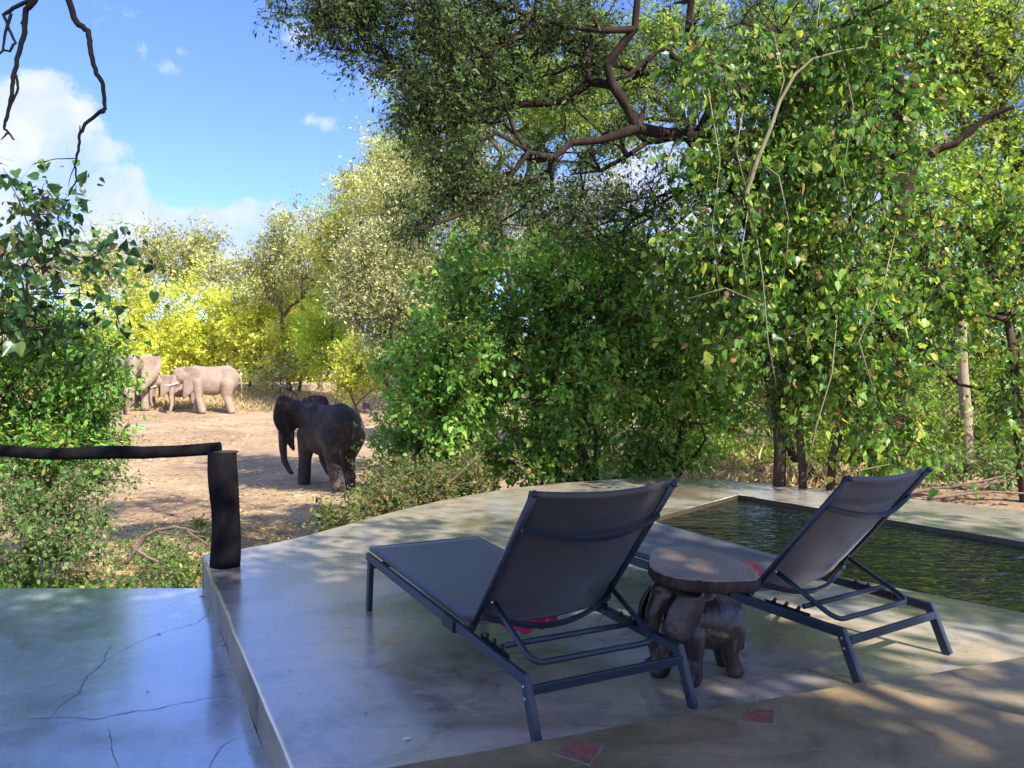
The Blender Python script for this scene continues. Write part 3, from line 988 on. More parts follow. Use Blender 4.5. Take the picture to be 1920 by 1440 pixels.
def make_lounger(label, loc, yaw, a, splay=.075):
    root = empty('sun_lounger', loc, yaw, label=label, cat='sun lounger', group='black sun loungers on the terrace')
    F = M['frame']
    rw, rh = .026, .045
    for k, yy in enumerate((0, -LW)):
        m = MB(); m.bar((0.0, yy, LH - rh / 2), (LL - .01, yy, LHF - rh / 2), rw, rh); m.build('side_rail', F, root)
        sgn = 1 if k == 0 else -1
        m = MB(); m.bar((LPIV + .10, yy + sgn * .004, rz_(LPIV + .10) - rh / 2 - .003), (LPIV + .22, yy + sgn * .004, rz_(LPIV + .22) - rh / 2 - .003), rw + .012, rh + .012)
        m.build('joint_sleeve', M['plastic'], root)
        # legs
        for x0, z0, dx in ((.022, LH - .004, -splay), (LL - .06, LHF - .045, .035)):
            m = MB(); m.bar((x0, yy - sgn * .001, z0), (x0 + dx - (.022 if dx < 0 else 0), yy - sgn * .001, -.0), .030, .046, up=(1, 0, .2))
            lg = m.build('leg', F, root)
            if dx < 0:
                for q in (.018, .062):
                    bt = MB()
                    bt.tube([(x0 - .01 - q * .3, yy + sgn * .012, z0 - .02 - q), (x0 - .01 - q * .3, yy + sgn * .0185, z0 - .02 - q)], [.0065, .005], 10)
                    bt.build('bolt', M['steel'], lg)
        # ratchet plate with teeth inside the rail
        m = MB()
        yi = yy - sgn * .026
        m.bar((.20, yi, rz_(.2) - .012), (.46, yi, rz_(.46) - .012), .005, .035)
        for q in range(3):
            xx = .27 + q * .07
            m.tube([(xx, yi, rz_(xx) + .004), (xx - .012, yi, rz_(xx) + .022)], [.011, .008], 8)
        m.build('ratchet_plate', M['plastic'], root)
    for x0, z0, r_ in ((-.012, LH - .055, 0), (LL - .035, LHF - .075, 0)):
        m = MB(); m.bar((x0, -.012, z0), (x0, -LW + .012, z0), .022, .036); m.build('cross_bar', F, root)
    m = MB(); m.tube([(.235, -.025, rz_(.235) + .03), (.235, -LW + .025, rz_(.235) + .03)], .0125, 12); m.build('prop_bar', F, root)
    # seat: side tubes and sling
    zs = lambda x: rz_(x) + .016
    for yy in (-.024, -LW + .024):
        m = MB(); m.tube([(LPIV + .02, yy, zs(LPIV)), (LL + .005, yy, zs(LL))], .013, 10); m.build('seat_tube', F, root)
    m = MB(); m.tube([(LL + .004, -.02, zs(LL)), (LL + .004, -LW + .02, zs(LL))], .014, 10); m.build('seat_end_tube', F, root)

    def sling(name, fn, nx, ny, th=.004):
        vs = [fn(i / (nx - 1), j / (ny - 1)) for i in range(nx) for j in range(ny)]
        fs = [(i * ny + j, (i + 1) * ny + j, (i + 1) * ny + j + 1, i * ny + j + 1) for i in range(nx - 1) for j in range(ny - 1)]
        me = bpy.data.meshes.new(name); me.from_pydata(vs, [], fs)
        me.polygons.foreach_set('use_smooth', np.ones(len(fs), bool))
        o = link(name, me, M['sling'], root)
        s = o.modifiers.new('thick', 'SOLIDIFY'); s.thickness = th; s.offset = 0
        return o

    def seat(s, t):
        x = LPIV + .015 + s * (LL - LPIV); y = -.014 - t * (LW - .028)
        return (x, y, zs(x) + .012 - .030 * math.sin(math.pi * t) * math.sin(math.pi * min(1, s * 1.02)) ** .5)
    sling('seat_sling', seat, 22, 12)
    # backrest
    ux = Vector((-math.cos(a), 0, math.sin(a))); un = Vector((-math.sin(a), 0, -math.cos(a)))   # un: behind the back
    B0 = Vector((LPIV, 0, rz_(LPIV) + .006))

    def bk(d, y, n=0.0): return B0 + ux * d + un * n + Vector((0, y, 0))
    for yy in (-.036, -LW + .036):
        m = MB(); m.tube([bk(-.03, yy), bk(LB * .5, yy), bk(LB, yy)], .0165, 12, flat=.8); m.build('back_tube', F, root)
        m = MB(); m.tube([bk(LB, yy), bk(LB + .012, yy)], [.018, .013], 12); m.build('end_cap', M['plastic'], root)
    def back(s, t):
        y = -.026 - t * (LW - .052)
        return tuple(bk(.0 + s * (LB - .005), y, -.013 + .055 * math.sin(math.pi * t) * (.55 + .45 * math.sin(math.pi * s)) - .012 * (s > .97)))
    sling('back_sling', back, 22, 14)
    for d, dip, nm in ((LB * .79, .07, 'upper_brace'), (LB * .115, .085, 'lower_brace')):
        m = MB()
        q = []
        for i in range(19):
            t = i / 18
            q.append(bk(d - .015 * math.sin(math.pi * t), -.036 - t * (LW - .072), .012 + dip * math.sin(math.pi * t)))
        vs = [];
        for i in range(len(q)):
            for (o1, o2) in ((-.014, .0), (.014, .0), (.014, .016), (-.014, .016)):
                vs.append(q[i] + ux * o1 + un * o2)
        fs = []
        for i in range(len(q) - 1):
            for c in range(4):
                fs.append((i * 4 + c, i * 4 + (c + 1) % 4, i * 4 + 4 + (c + 1) % 4, i * 4 + 4 + c))
        fs += [(3, 2, 1, 0), tuple(len(vs) - 4 + c for c in range(4))]
        m.add(vs, fs); m.build(nm, F, root)
    # U shaped prop
    d0 = LB * .22
    q = []
    pa = bk(d0, -.072, .022); pb = Vector((.085, -.072, rz_(.085) + .0))
    q += [pa, pa.lerp(pb, .5), pa.lerp(pb, .82)]
    c0 = q[-1]
    for ang in (20, 45, 70):
        t = R(ang)
        q.append(c0 + (pb - c0) * math.sin(t) + Vector((0, -.05 * (1 - math.cos(t)), 0)))
    q.append(pb + Vector((0, -.06, 0)))
    q2 = [Vector((p.x, -LW - p.y, p.z)) for p in q]
    m = MB(); m.tube(q + q2[::-1], .0125, 10); m.build('prop_frame', F, root)
    for yy in (-.056, -LW + .056):
        m = MB(); m.tube([bk(d0, yy, .0), bk(d0 + .0, yy + (.016 if yy > -.3 else -.016) * -1, .0) + un * .03], .007, 8); m.build('bolt', M['steel'], root)
    for yy in (-.022, -LW + .022):
        m = MB()
        m.tube([(LPIV - .02, yy, rz_(LPIV) + .012), (LPIV + .03, yy, rz_(LPIV) + .012)], .017, 10)
        m.build('hinge', M['plastic'], root)
    return root


make_lounger('black sling sun lounger left of the elephant stool, its empty back raised', (.059, 3.05, 0.002), 2.0585, .872)
make_lounger('black sling sun lounger right of the elephant stool, close beside the pool', (1.511, 3.633, 0.002), 2.1645, .858)


def towel(label, loc, yaw, w, l, tilt=0.0, seed=0):
    nx, ny = 26, 18
    vs = []
    for i in range(nx):
        for j in range(ny):
            s, t = i / (nx - 1), j / (ny - 1)
            x = (s - .5) * l + .02 * math.sin(t * 7 + seed); y = (t - .5) * w + .015 * math.sin(s * 9 + seed)
            z = .018 * math.sin(s * 11 + t * 4 + seed) + .012 * math.sin(t * 17 - s * 6) + .02
            vs.append((x, y, z))
    fs = [(i * ny + j, (i + 1) * ny + j, (i + 1) * ny + j + 1, i * ny + j + 1) for i in range(nx - 1) for j in range(ny - 1)]
    me = bpy.data.meshes.new('towel'); me.from_pydata(vs, [], fs)
    me.polygons.foreach_set('use_smooth', np.ones(len(fs), bool))
    o = link('towel', me, M['towel']); o.location = loc; o.rotation_euler = (0, tilt, yaw)
    s = o.modifiers.new('thick', 'SOLIDIFY'); s.thickness = .012
    return setp(o, label, 'towel', 'pink towels on the loungers')


def lpoint(loc, yaw, x, y, z):
    return (loc[0] + math.cos(yaw) * x - math.sin(yaw) * y, loc[1] + math.sin(yaw) * x + math.cos(yaw) * y, z)


towel('pink and orange towel sagging below the back of the left lounger', lpoint((.059, 3.05), 2.0585, .60, -.36, .222), 2.0585, .26, .09, .0, 1)
towel('bright pink towel on the seat of the lounger beside the pool', lpoint((1.511, 3.633), 2.1645, .70, -.16, .30), 2.1645, .36, .34, -.05, 4)


# ------------------------------------------------------------------ organic bodies
def organic(name, chains, ellips, voxel, smooth, mat, parent, floor=True, iters=8):
    """one continuous skin over tapered chains and ellipsoids"""
    bm = bmesh.new()

    def ball(c, r):
        if not hasattr(r, '__len__'): r = (r, r, r)
        mt = Matrix.Translation(Vector(c)) @ Matrix.Diagonal((*r, 1))
        bmesh.ops.create_icosphere(bm, subdivisions=3 if max(r) > voxel * 6 else 2, radius=1, matrix=mt)
    for ch in chains:
        for i in range(len(ch) - 1):
            (a, ra), (b, rb) = ch[i], ch[i + 1]
            a = Vector(a); b = Vector(b)
            k = max(2, int((b - a).length / (min(ra, rb) * .28)))
            for j in range(k + 1):
                t = j / k
                ball(a.lerp(b, t), ra + (rb - ra) * t)
    for e in ellips:
        c, r = e[0], e[1]
        mt = Matrix.Translation(Vector(c)) @ (Matrix.Rotation(e[2], 4, 'Y') if len(e) > 2 else Matrix()) @ Matrix.Diagonal((*r, 1))
        bmesh.ops.create_icosphere(bm, subdivisions=4, radius=1, matrix=mt)
    me = bpy.data.meshes.new('tmp'); bm.to_mesh(me); bm.free()
    o = bpy.data.objects.new('tmp', me); col.objects.link(o)
    rm = o.modifiers.new('r', 'REMESH'); rm.mode = 'VOXEL'; rm.voxel_size = voxel; rm.use_smooth_shade = True
    sm = o.modifiers.new('s', 'SMOOTH'); sm.factor = .5; sm.iterations = smooth
    dg = bpy.context.evaluated_depsgraph_get()
    me2 = bpy.data.meshes.new_from_object(o.evaluated_get(dg))
    bpy.data.objects.remove(o); bpy.data.meshes.remove(me)
    if floor:
        for v in me2.vertices:
            if v.co.z < 0: v.co.z = 0
    me2.name = name
    me2.materials.clear()
    me2.polygons.foreach_set('use_smooth', np.ones(len(me2.polygons), bool))
    return link(name, me2, mat, parent)


def ear_mesh(name, side, S, flare, mat, parent, head=Vector((.60, .11, .84)), hw=.42, hh=.58, tilt=0.0, thick=.02, lobe=1.0, ez=.20):
    """one African elephant ear: broad fan, thin, slightly cupped"""
    nx, ny = 12, 16
    vs = []
    for i in range(nx):
        for j in range(ny):
            s, t = i / (nx - 1), j / (ny - 1)
            # outline: wide at the top, pointed towards the bottom
            w = hw * (math.sin(math.pi * min(1, .20 + t * .80)) ** .55) * (1 - .25 * t * lobe)
            z = hh * (ez - t) + .10 * hh * math.sin(math.pi * s) * (1 - 2 * t) * .6 + s * .03
            x = -math.cos(flare) * w * s
            y = math.sin(flare) * w * s + .05 * math.sin(math.pi * s) * hw - .03 * s * s
            x += .02 * math.sin(t * 9 + s * 4) * s
            y += .018 * math.sin(t * 7 + 2) * s
            p = Vector((x, y, z))
            p = Vector((p.x * math.cos(tilt) - p.z * math.sin(tilt), p.y, p.x * math.sin(tilt) + p.z * math.cos(tilt)))
            p += head
            vs.append((p.x * S, p.y * S * side, p.z * S))
    fs = [(i * ny + j, (i + 1) * ny + j, (i + 1) * ny + j + 1, i * ny + j + 1) for i in range(nx - 1) for j in range(ny - 1)]
    me = bpy.data.meshes.new(name); me.from_pydata(vs, [], fs)
    me.polygons.foreach_set('use_smooth', np.ones(len(fs), bool))
    o = link(name, me, mat, parent)
    sm = o.modifiers.new('t', 'SOLIDIFY'); sm.thickness = thick * S; sm.offset = 0
    return o


def elephant(label, loc, yaw, S, mat, pose='stand', voxel=.03, flare=(R(28), R(28)), tusk=.0, head_turn=0.0, trunk=None, legs=None, neck_drop=0.0, ez=.2, ehw=.42):
    root = empty('elephant', loc, yaw, label=label, cat='elephant', group='elephants by the dry clearing')
    sc_ = lambda p: tuple(S * c for c in p)
    hz = -neck_drop

    def hd(p):   # turn the head about the neck
        q = Vector(p) - Vector((.46, 0, .8)); q = Matrix.Rotation(head_turn, 3, 'Z') @ q
        q = q + Vector((.46, 0, .8 + hz)); return q
    legs = legs or {
        'fl': [(.27, .12, .62), (.29, .13, .33), (.30, .13, .05)], 'fr': [(.27, -.12, .62), (.25, -.13, .33), (.23, -.13, .05)],
        'hl': [(-.31, .12, .60), (-.27, .13, .34), (-.34, .13, .05)], 'hr': [(-.31, -.12, .60), (-.33, -.13, .34), (-.42, -.13, .05)]}
    chains = []
    for k, l in legs.items():
        r = (.125, .078, .080) if k[0] == 'f' else (.155, .088, .082)
        ch = [(sc_(l[0]), r[0] * S), (sc_(l[1]), r[1] * S)]
        for q in l[2:]: ch.append((sc_(q), r[2] * S))
        chains.append(ch)
    tk = trunk or [(.745, 0, .80), (.80, 0, .64), (.83, 0, .45), (.825, 0, .26), (.78, 0, .12)]
    tr = [.085, .068, .052, .040, .033, .028, .025]
    chains.append([(tuple(hd(p) * S), tr[i] * S) for i, p in enumerate(tk)])
    chains.append([(sc_((.36, 0, .80)), .19 * S), (tuple(hd((.60, 0, .83)) * S), .15 * S)])
    chains.append([(tuple(hd((.66, 0, .73)) * S), .075 * S), (tuple(hd((.72, 0, .64)) * S), .045 * S)])
    # backbone ridge: high shoulder, hollow back, high rump
    chains.append([(sc_((.34, 0, .86)), .12 * S), (sc_((.12, 0, .86)), .10 * S), (sc_((-.10, 0, .87)), .10 * S), (sc_((-.28, 0, .87)), .12 * S), (sc_((-.42, 0, .74)), .12 * S)])
    el = [(sc_((-.02, 0, .66)), sc_((.44, .235, .265))), (sc_((.04, 0, .58)), sc_((.34, .225, .22))), (sc_((.27, 0, .73)), sc_((.20, .19, .24))),
          (sc_((-.31, 0, .70)), sc_((.21, .215, .26)))]
    h1 = hd((.63, 0, .85)) * S; h2 = hd((.69, 0, .90)) * S
    el += [(tuple(h1), sc_((.15, .13, .17))), (tuple(h2), sc_((.10, .105, .11)))]
    for s in (1, -1):
        e = hd((.64, s * .085, .93)) * S
        el.append((tuple(e), sc_((.07, .05, .06))))
    organic('body', chains, el, voxel, 6, mat, root)
    for i, s in enumerate((1, -1)):
        hp = hd((.585, s * .115, .86))
        o = ear_mesh('ear', 1, 1.0, 0, mat, root, Vector((0, 0, 0)))
        # rebuild in head space, then turn
        bpy.data.meshes.remove(o.data)
        o = ear_mesh('ear', s, S, flare[i], mat, root, Vector((.60, .105, .86)), ez=ez, hw=ehw)
        for v in o.data.vertices:
            q = Vector(v.co) / S - Vector((.46, 0, .8)); q = Matrix.Rotation(head_turn, 3, 'Z') @ q
            v.co = (q + Vector((.46, 0, .8 + hz))) * S
        if tusk:
            m = MB(); q = []
            for k in range(8):
                t = k / 7
                q.append(hd((.70 + tusk * t, s * (.075 + .045 * t), .70 - tusk * .62 * t + tusk * .45 * t * t)) * S)
            m.tube(q, [(.021 * (1 - t / 7.6)) * S for t in range(8)], 9); m.build('tusk', M['ivory'], root)
        m = MB()
        e = hd((.715, s * .098, .83)) * S
        m.tube([e - Vector((0, s * .01 * S, 0)), e + Vector((0, s * .012 * S, 0))], [.014 * S, .006 * S], 8); m.build('eye', M['plastic'], root)
    m = MB()
    m.tube([sc_(p) for p in [(-.50, 0, .80), (-.555, .01, .70), (-.57, .02, .55), (-.565, .02, .40)]], [.028 * S, .020 * S, .014 * S, .010 * S], 8)
    m.tube([sc_(p) for p in [(-.565, .02, .40), (-.57, .02, .34), (-.56, .02, .27)]], [.012 * S, .022 * S, .004 * S], 7)
    m.build('tail', mat, root)
    return root


def geo(u, y): return ((u - 960) / FPX * y)


# near elephant, walking away in the shade with its right fore foot lifted
x, y = geo(616, 21.3), 21.3
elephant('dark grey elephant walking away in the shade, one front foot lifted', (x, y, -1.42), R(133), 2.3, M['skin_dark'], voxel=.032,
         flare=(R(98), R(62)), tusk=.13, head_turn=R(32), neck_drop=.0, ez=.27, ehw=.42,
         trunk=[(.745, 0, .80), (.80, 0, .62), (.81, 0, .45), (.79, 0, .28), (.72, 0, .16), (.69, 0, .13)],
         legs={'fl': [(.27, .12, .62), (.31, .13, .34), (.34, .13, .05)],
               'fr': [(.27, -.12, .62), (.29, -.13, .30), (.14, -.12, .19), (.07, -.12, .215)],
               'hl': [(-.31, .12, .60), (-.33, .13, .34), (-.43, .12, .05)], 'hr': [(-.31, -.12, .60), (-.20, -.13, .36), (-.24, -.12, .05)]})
y = 46.0
elephant('sunlit dusty elephant with white tusks standing side on, its ear spread over the shoulder', (geo(400, y), y, gz(geo(400, y), y)), R(186), 2.78, M['skin_dust'], voxel=.045,
         flare=(R(30), R(25)), tusk=.26, head_turn=R(18), neck_drop=.07,
         trunk=[(.745, 0, .80), (.80, 0, .62), (.82, 0, .42), (.81, 0, .24), (.84, 0, .12)],
         legs={'fl': [(.27, .12, .62), (.26, .13, .33), (.18, .13, .05)], 'fr': [(.27, -.12, .62), (.33, -.13, .34), (.38, -.13, .05)],
               'hl': [(-.31, .12, .60), (-.30, .13, .34), (-.40, .13, .05)], 'hr': [(-.31, -.12, .60), (-.26, -.13, .34), (-.30, -.13, .05)]})
y = 48.0
elephant('small dusty elephant half hidden behind the head of the sunlit one', (geo(340, y), y, gz(geo(340, y), y)), R(215), 2.05, M['skin_dust'], voxel=.045,
         flare=(R(30), R(30)), tusk=.2)
y = 47.5
elephant('big dusty elephant facing the terrace with both ears spread, behind the leaves', (geo(256, y), y + .5, gz(geo(256, y), y)), R(286), 3.3, M['skin_dust'], voxel=.055,
         flare=(R(64), R(70)), tusk=.0, neck_drop=.02)
y = 44.6
elephant('dusty young elephant standing head on in front of the big one', (geo(222, y), y, gz(geo(222, y), y)), R(262), 1.72, M['skin_dust'], voxel=.045,
         flare=(R(50), R(50)), tusk=.0, trunk=[(.745, 0, .80), (.80, 0, .62), (.82, 0, .42), (.79, 0, .22), (.72, 0, .06)])

# ------------------------------------------------------------------ elephant stool
SX, SY = .86, 3.70
stool = empty('elephant_stool', (SX, SY, 0), 0, label='carved wooden elephant stool with an oval log slab on its back, between the loungers', cat='stool')
body = empty_dummy = None
sb = []
# carved animal, local x forward before the turn
Rt = Matrix.Rotation(R(203), 3, 'Z')


def rt(p): return tuple(Rt @ Vector(p))


ch = [[(rt((.05, .0, .27)), .115), (rt((-.05, 0, .255)), .13), (rt((-.13, 0, .245)), .115)],
      [(rt((.07, .065, .22)), .060), (rt((.075, .075, .12)), .040), (rt((.085, .078, .035)), .046), (rt((.10, .080, .02)), .044)],
      [(rt((.09, -.065, .22)), .060), (rt((.12, -.07, .12)), .040), (rt((.15, -.072, .035)), .046), (rt((.165, -.073, .02)), .044)],
      [(rt((-.14, .06, .22)), .070), (rt((-.125, .070, .12)), .042), (rt((-.155, .072, .035)), .046)],
      [(rt((-.14, -.06, .22)), .070), (rt((-.17, -.065, .12)), .042), (rt((-.20, -.065, .035)), .046)],
      [(rt((.06, 0, .34)), .085), (rt((.17, 0, .37)), .062)],
      [(rt((.20, 0, .385)), .052), (rt((.238, 0, .32)), .042), (rt((.25, 0, .25)), .034), (rt((.245, 0, .18)), .027), (rt((.238, .01, .13)), .023), (rt((.258, .012, .105)), .019), (rt((.285, .012, .11)), .015)],
      [(rt((.0, 0, .40)), .075), (rt((-.03, 0, .455)), .07)],
      [(rt((-.235, 0, .30)), .018), (rt((-.262, 0, .2)), .014), (rt((-.25, 0, .1)), .014)]]
organic('carved_elephant', ch, [(rt((-.07, 0, .235)), (.165, .125, .115)), (rt((.175, 0, .395)), (.066, .066, .062)), (rt((.21, .0, .43)), (.04, .045, .035))], .008, 2, M['carving'], stool)
for s in (1, -1):
    m = MB()
    nx, ny = 9, 12
    pts = []
    # lobed ear: hangs forward and down
    for i in range(nx):
        for j in range(ny):
            a_, t = i / (nx - 1), j / (ny - 1)
            w = .14 * math.sin(math.pi * (.14 + .70 * t)) ** .7
            z = .435 - t * .19 - .02 * math.sin(math.pi * a_)
            xx = .115 + (a_ - .5) * w * 1.25 + .075 * t
            yy = .10 + .036 * math.sin(math.pi * a_) + .012 * (1 - a_) + .006 * t
            pts.append(rt((xx, s * yy, z)))
    fs = [(i * ny + j, (i + 1) * ny + j, (i + 1) * ny + j + 1, i * ny + j + 1) for i in range(nx - 1) for j in range(ny - 1)]
    me = bpy.data.meshes.new('ear'); me.from_pydata(pts, [], fs)
    me.polygons.foreach_set('use_smooth', np.ones(len(fs), bool))
    o = link('ear', me, M['carving'], stool)
    q = o.modifiers.new('t', 'SOLIDIFY'); q.thickness = .022; q.offset = 0
    q = o.modifiers.new('b', 'BEVEL'); q.width = .006; q.segments = 2
# slab
top_px = [(1216, 1046), (1222, 1030), (1236, 1023), (1269, 1023), (1300, 1027), (1336, 1033), (1366, 1040), (1391, 1049), (1408, 1060), (1423, 1074), (1424, 1084),
          (1410, 1088), (1380, 1089), (1344, 1090), (1310, 1088), (1280, 1085), (1250, 1079), (1228, 1070), (1217, 1060)]
out = []
for u, v in top_px:
    yy = (.82 + .1 * SY) / ((v - 720) / FPX + .1)
    out.append(Vector(((u - 960) / FPX * yy - SX, yy - SY, CAM_H - .82 + .1 * (yy - SY) + 0)))
nn = len(out)
fine = []
for i in range(nn):
    p0, p1, p2, p3 = out[i - 1], out[i], out[(i + 1) % nn], out[(i + 2) % nn]
    for j in range(4):
        t = j / 4
        fine.append(.5 * ((2 * p1) + (-p0 + p2) * t + (2 * p0 - 5 * p1 + 4 * p2 - p3) * t * t + (-p0 + 3 * p1 - 3 * p2 + p3) * t ** 3))
fine = fine[::-1]
cen = sum(fine, Vector()) / len(fine)
bm = bmesh.new()
n = len(fine)
levels = [(.93, .0), (.985, -.004), (1.0, -.012), (1.01, -.030), (.99, -.047), (.95, -.058), (.0, -.058)]
rings = []
for k, (s, dz) in enumerate(levels[:-1]):
    rings.append([bm.verts.new(cen + (p - cen) * (s * (1 + .010 * math.sin(i * 1.9 + k) + (-.05 if i in (19, 47) and k < 5 else 0))) + Vector((0, 0, dz))) for i, p in enumerate(fine)])
for k in range(len(rings) - 1):
    for i in range(n):
        f = bm.faces.new((rings[k][i], rings[k + 1][i], rings[k + 1][(i + 1) % n], rings[k][(i + 1) % n])); f.smooth = True; f.material_index = 0 if k < 1 else 1
f = bm.faces.new(rings[0]); f.material_index = 0
f = bm.faces.new(rings[-1][::-1]); f.material_index = 1
bmesh.ops.recalc_face_normals(bm, faces=bm.faces)
me = bpy.data.meshes.new('slab_top'); bm.to_mesh(me); bm.free()
me.materials.append(M['slab']); me.materials.append(M['slab_side'])
link('slab_top', me, None, stool)

# ------------------------------------------------------------------ small things on the terrace
def litter(name, label, cat, u, v, z, size, mat, shape='oval', group=None):
    p = onz(u, v, z)
    m = leaf_mesh(np.array([[0, 0, .006]]), np.array([[1., .2, .05]]), [size], shape, 1.0, name=name)
    o = link(name, m, mat); o.location = p; o.rotation_euler = (.1, .15, random.uniform(0, 6))
    return setp(o, label, cat, group)


def crumbs(name, label, n, inside, z):
    P = []
    while len(P) < n:
        x, y = rng.uniform(-4, 4.5), rng.uniform(2.6, 9.5)
        if inside(x, y): P.append((x, y, z + .003))
    ax = np.stack([rng.normal(size=n), rng.normal(size=n), np.zeros(n)], 1)
    o = link(name, leaf_mesh(np.array(P), ax, .006 + .016 * rng.random(n) ** 3, 'lance', .95, name=name), M['lf_dry'])
    setp(o, label, 'litter', kind='stuff')


crumbs('leaf_crumbs', 'tiny crumbs of dead leaf on the pool terrace', 260, lambda x, y: x > curb(y) + .05 and y > sy(x) + .05 and y < 6.2 and x < 4.4 - (y - 3) * .9, 0.0)
crumbs('leaf_crumbs', 'tiny crumbs of dead leaf on the lower deck', 110, lambda x, y: x < curb(y) - .06 and y < 6.0, -.2)
m = MB(); m.tube([(0, 0, .006), (.016, .008, .006), (.026, .010, .006)], [.006, .006, .005], 8)
o = m.build('twig_stub', M['ivory']); o.location = onz(757, 1389); setp(o, 'tiny pale stub lying on the terrace left of the lounger', 'stub')
litter('fallen_leaf', 'small yellow leaf on the terrace right of the elephant stool', 'leaf', 1420, 1312, 0, .028, M['lf_lime'])
litter('fallen_leaf', 'small dark dead leaf on the lower deck near its middle', 'leaf', 279, 1297, -.2, .02, M['lf_dry'])
litter('fallen_leaf', 'dead brown leaf at the far corner of the lower deck', 'leaf', 373, 1119, -.2, .05, M['lf_dry'])
litter('fallen_leaf', 'tiny dark leaf near the middle crack of the lower deck', 'leaf', 293, 1191, -.2, .03, M['lf_dry'])
litter('fallen_leaf', 'tiny dark leaf at the foot of the terrace kerb', 'leaf', 425, 1211, -.2, .03, M['lf_dry'])
litter('fallen_leaf', 'brown leaf beyond the yellow leaf by the right lounger', 'leaf', 1436, 1247, 0, .025, M['lf_dry'])

# ------------------------------------------------------------------ vegetation
def B(u, v, y, ru, rv, ry, n):
    """an ellipsoid of leaf clumps seen at pixel (u, v), y metres away, ru x rv pixels in half size"""
    p = at(u, v, y)
    return (p[0], p[1], p[2], ru / FPX * y, ry, rv / FPX * y, n)


def gb(u, y, dz=0.0):
    x = geo(u, y); return (x, y, float(gz(x, y)) - .05 + dz)


# --- far thicket: sunlit yellow green bushes at the far side of the clearing
far = [
    ('bright yellow green bush left of the big elephant, half behind the shrub', 160, 57, [(160, 620, 57, 90, 95, 3.0, 60)]),
    ('tall yellow green bush behind the big dusty elephant', 265, 60, [(265, 605, 60, 85, 90, 3.0, 80), (250, 680, 58, 80, 50, 2, 30)]),
    ('highest yellow green bush, above the dusty elephant with white tusks', 375, 61, [(385, 590, 61, 85, 85, 3.2, 85), (360, 660, 59, 70, 60, 2.5, 45)]),
    ('yellow green bush right behind the rump of the dusty elephant', 465, 58, [(470, 640, 58, 60, 80, 2.6, 70), (440, 600, 59, 50, 60, 2, 35)]),
    ('rounded paler bush at the right end of the sunlit thicket', 560, 56, [(555, 650, 56, 65, 62, 2.2, 70)]),
    ('yellow green bush at the far right end of the thicket, touching the lime bushes', 625, 54, [(620, 640, 54, 50, 70, 2.2, 60)]),
    ('upright yellow green bush behind the rounded paler bush', 510, 60, [(520, 570, 60, 60, 60, 2.2, 60)]),
]
for lab, u, y, bl in far:
    plant('thicket_bush', lab, 'bush', gb(u, y), [B(*b) for b in bl], M['lf_thicket'], M['bark_grey'], 'oval', .26, 11, 8, 1.0, .05, .45,
          trunk_r=.12, tip_r=.014, seg=1.0, group='sunlit bushes across the clearing', twigs=True, nside=3, crown='foliage', trunk='stems')
for lab, u, y, bl in [
    ('yellow green bush at the far left, mostly hidden by the dense green shrub', 40, 62, [(50, 640, 62, 110, 90, 3, 70)]),
    ('dense yellow green bush filling the gap under the olive trees', 330, 66, [(330, 650, 66, 130, 70, 3, 80)]),
    ('yellow green bush low at the foot of the olive trees, right part', 540, 64, [(540, 620, 64, 100, 80, 3, 80)])]:
    plant('thicket_bush', lab, 'bush', gb(u, y), [B(*b) for b in bl], M['lf_thicket'], M['bark_grey'], 'oval', .30, 11, 8, 1.1, .05, .45,
          trunk_r=.12, tip_r=.014, seg=1.0, group='sunlit bushes across the clearing', twigs=True, nside=3, crown='foliage', trunk='stems')
pos, ax, cl, _ = sprays(*in_blobs([(x_, 92 + 8 * math.sin(x_), 3.6, 5, 3, 3.6, 26) for x_ in range(-75, 60, 6)]), 8, 7, 2.0)
setp(link('distant_wood', leaf_mesh(pos, ax, .7 * (.6 + .8 * rng.random(len(pos))), 'broad', .4, cl), M['lf_olive']), 'distant band of olive woodland behind everything', 'woodland', kind='stuff')
# low skirts of the thicket
plant('grey_bush', 'low straw coloured bush standing in the dry grass right of the dusty elephant', 'bush', gb(525, 54), [B(530, 690, 54, 70, 32, 1.5, 45)], M['lf_grey'], M['bark_grey'],
      'oval', .18, 9, 7, .6, .1, .4, trunk_r=.06, seg=.7, crown='foliage', trunk='stems', nside=3)
plant('lime_bush', 'round lime yellow bush at the corner where the clearing meets the big green shrub', 'bush', gb(690, 33), [B(685, 680, 33, 50, 50, 1.4, 70), (*at(650, 715, 33), .6, .8, .5, 20)],
      M['lf_thicket'], M['bark_grey'], 'oval', .15, 9, 7, .5, .05, .4, trunk_r=.05, seg=.5, crown='foliage', trunk='stems', nside=3)
plant('lime_bush', 'fresh lime green bush in front of the olive trees, above the near elephant', 'bush', gb(625, 48), [B(640, 560, 48, 55, 55, 2, 70), B(600, 640, 48, 55, 60, 2, 70)],
      M['lf_lime'], M['bark_grey'], 'oval', .22, 9, 7, .8, .05, .4, trunk_r=.09, seg=.7, crown='foliage', trunk='stems', nside=3)
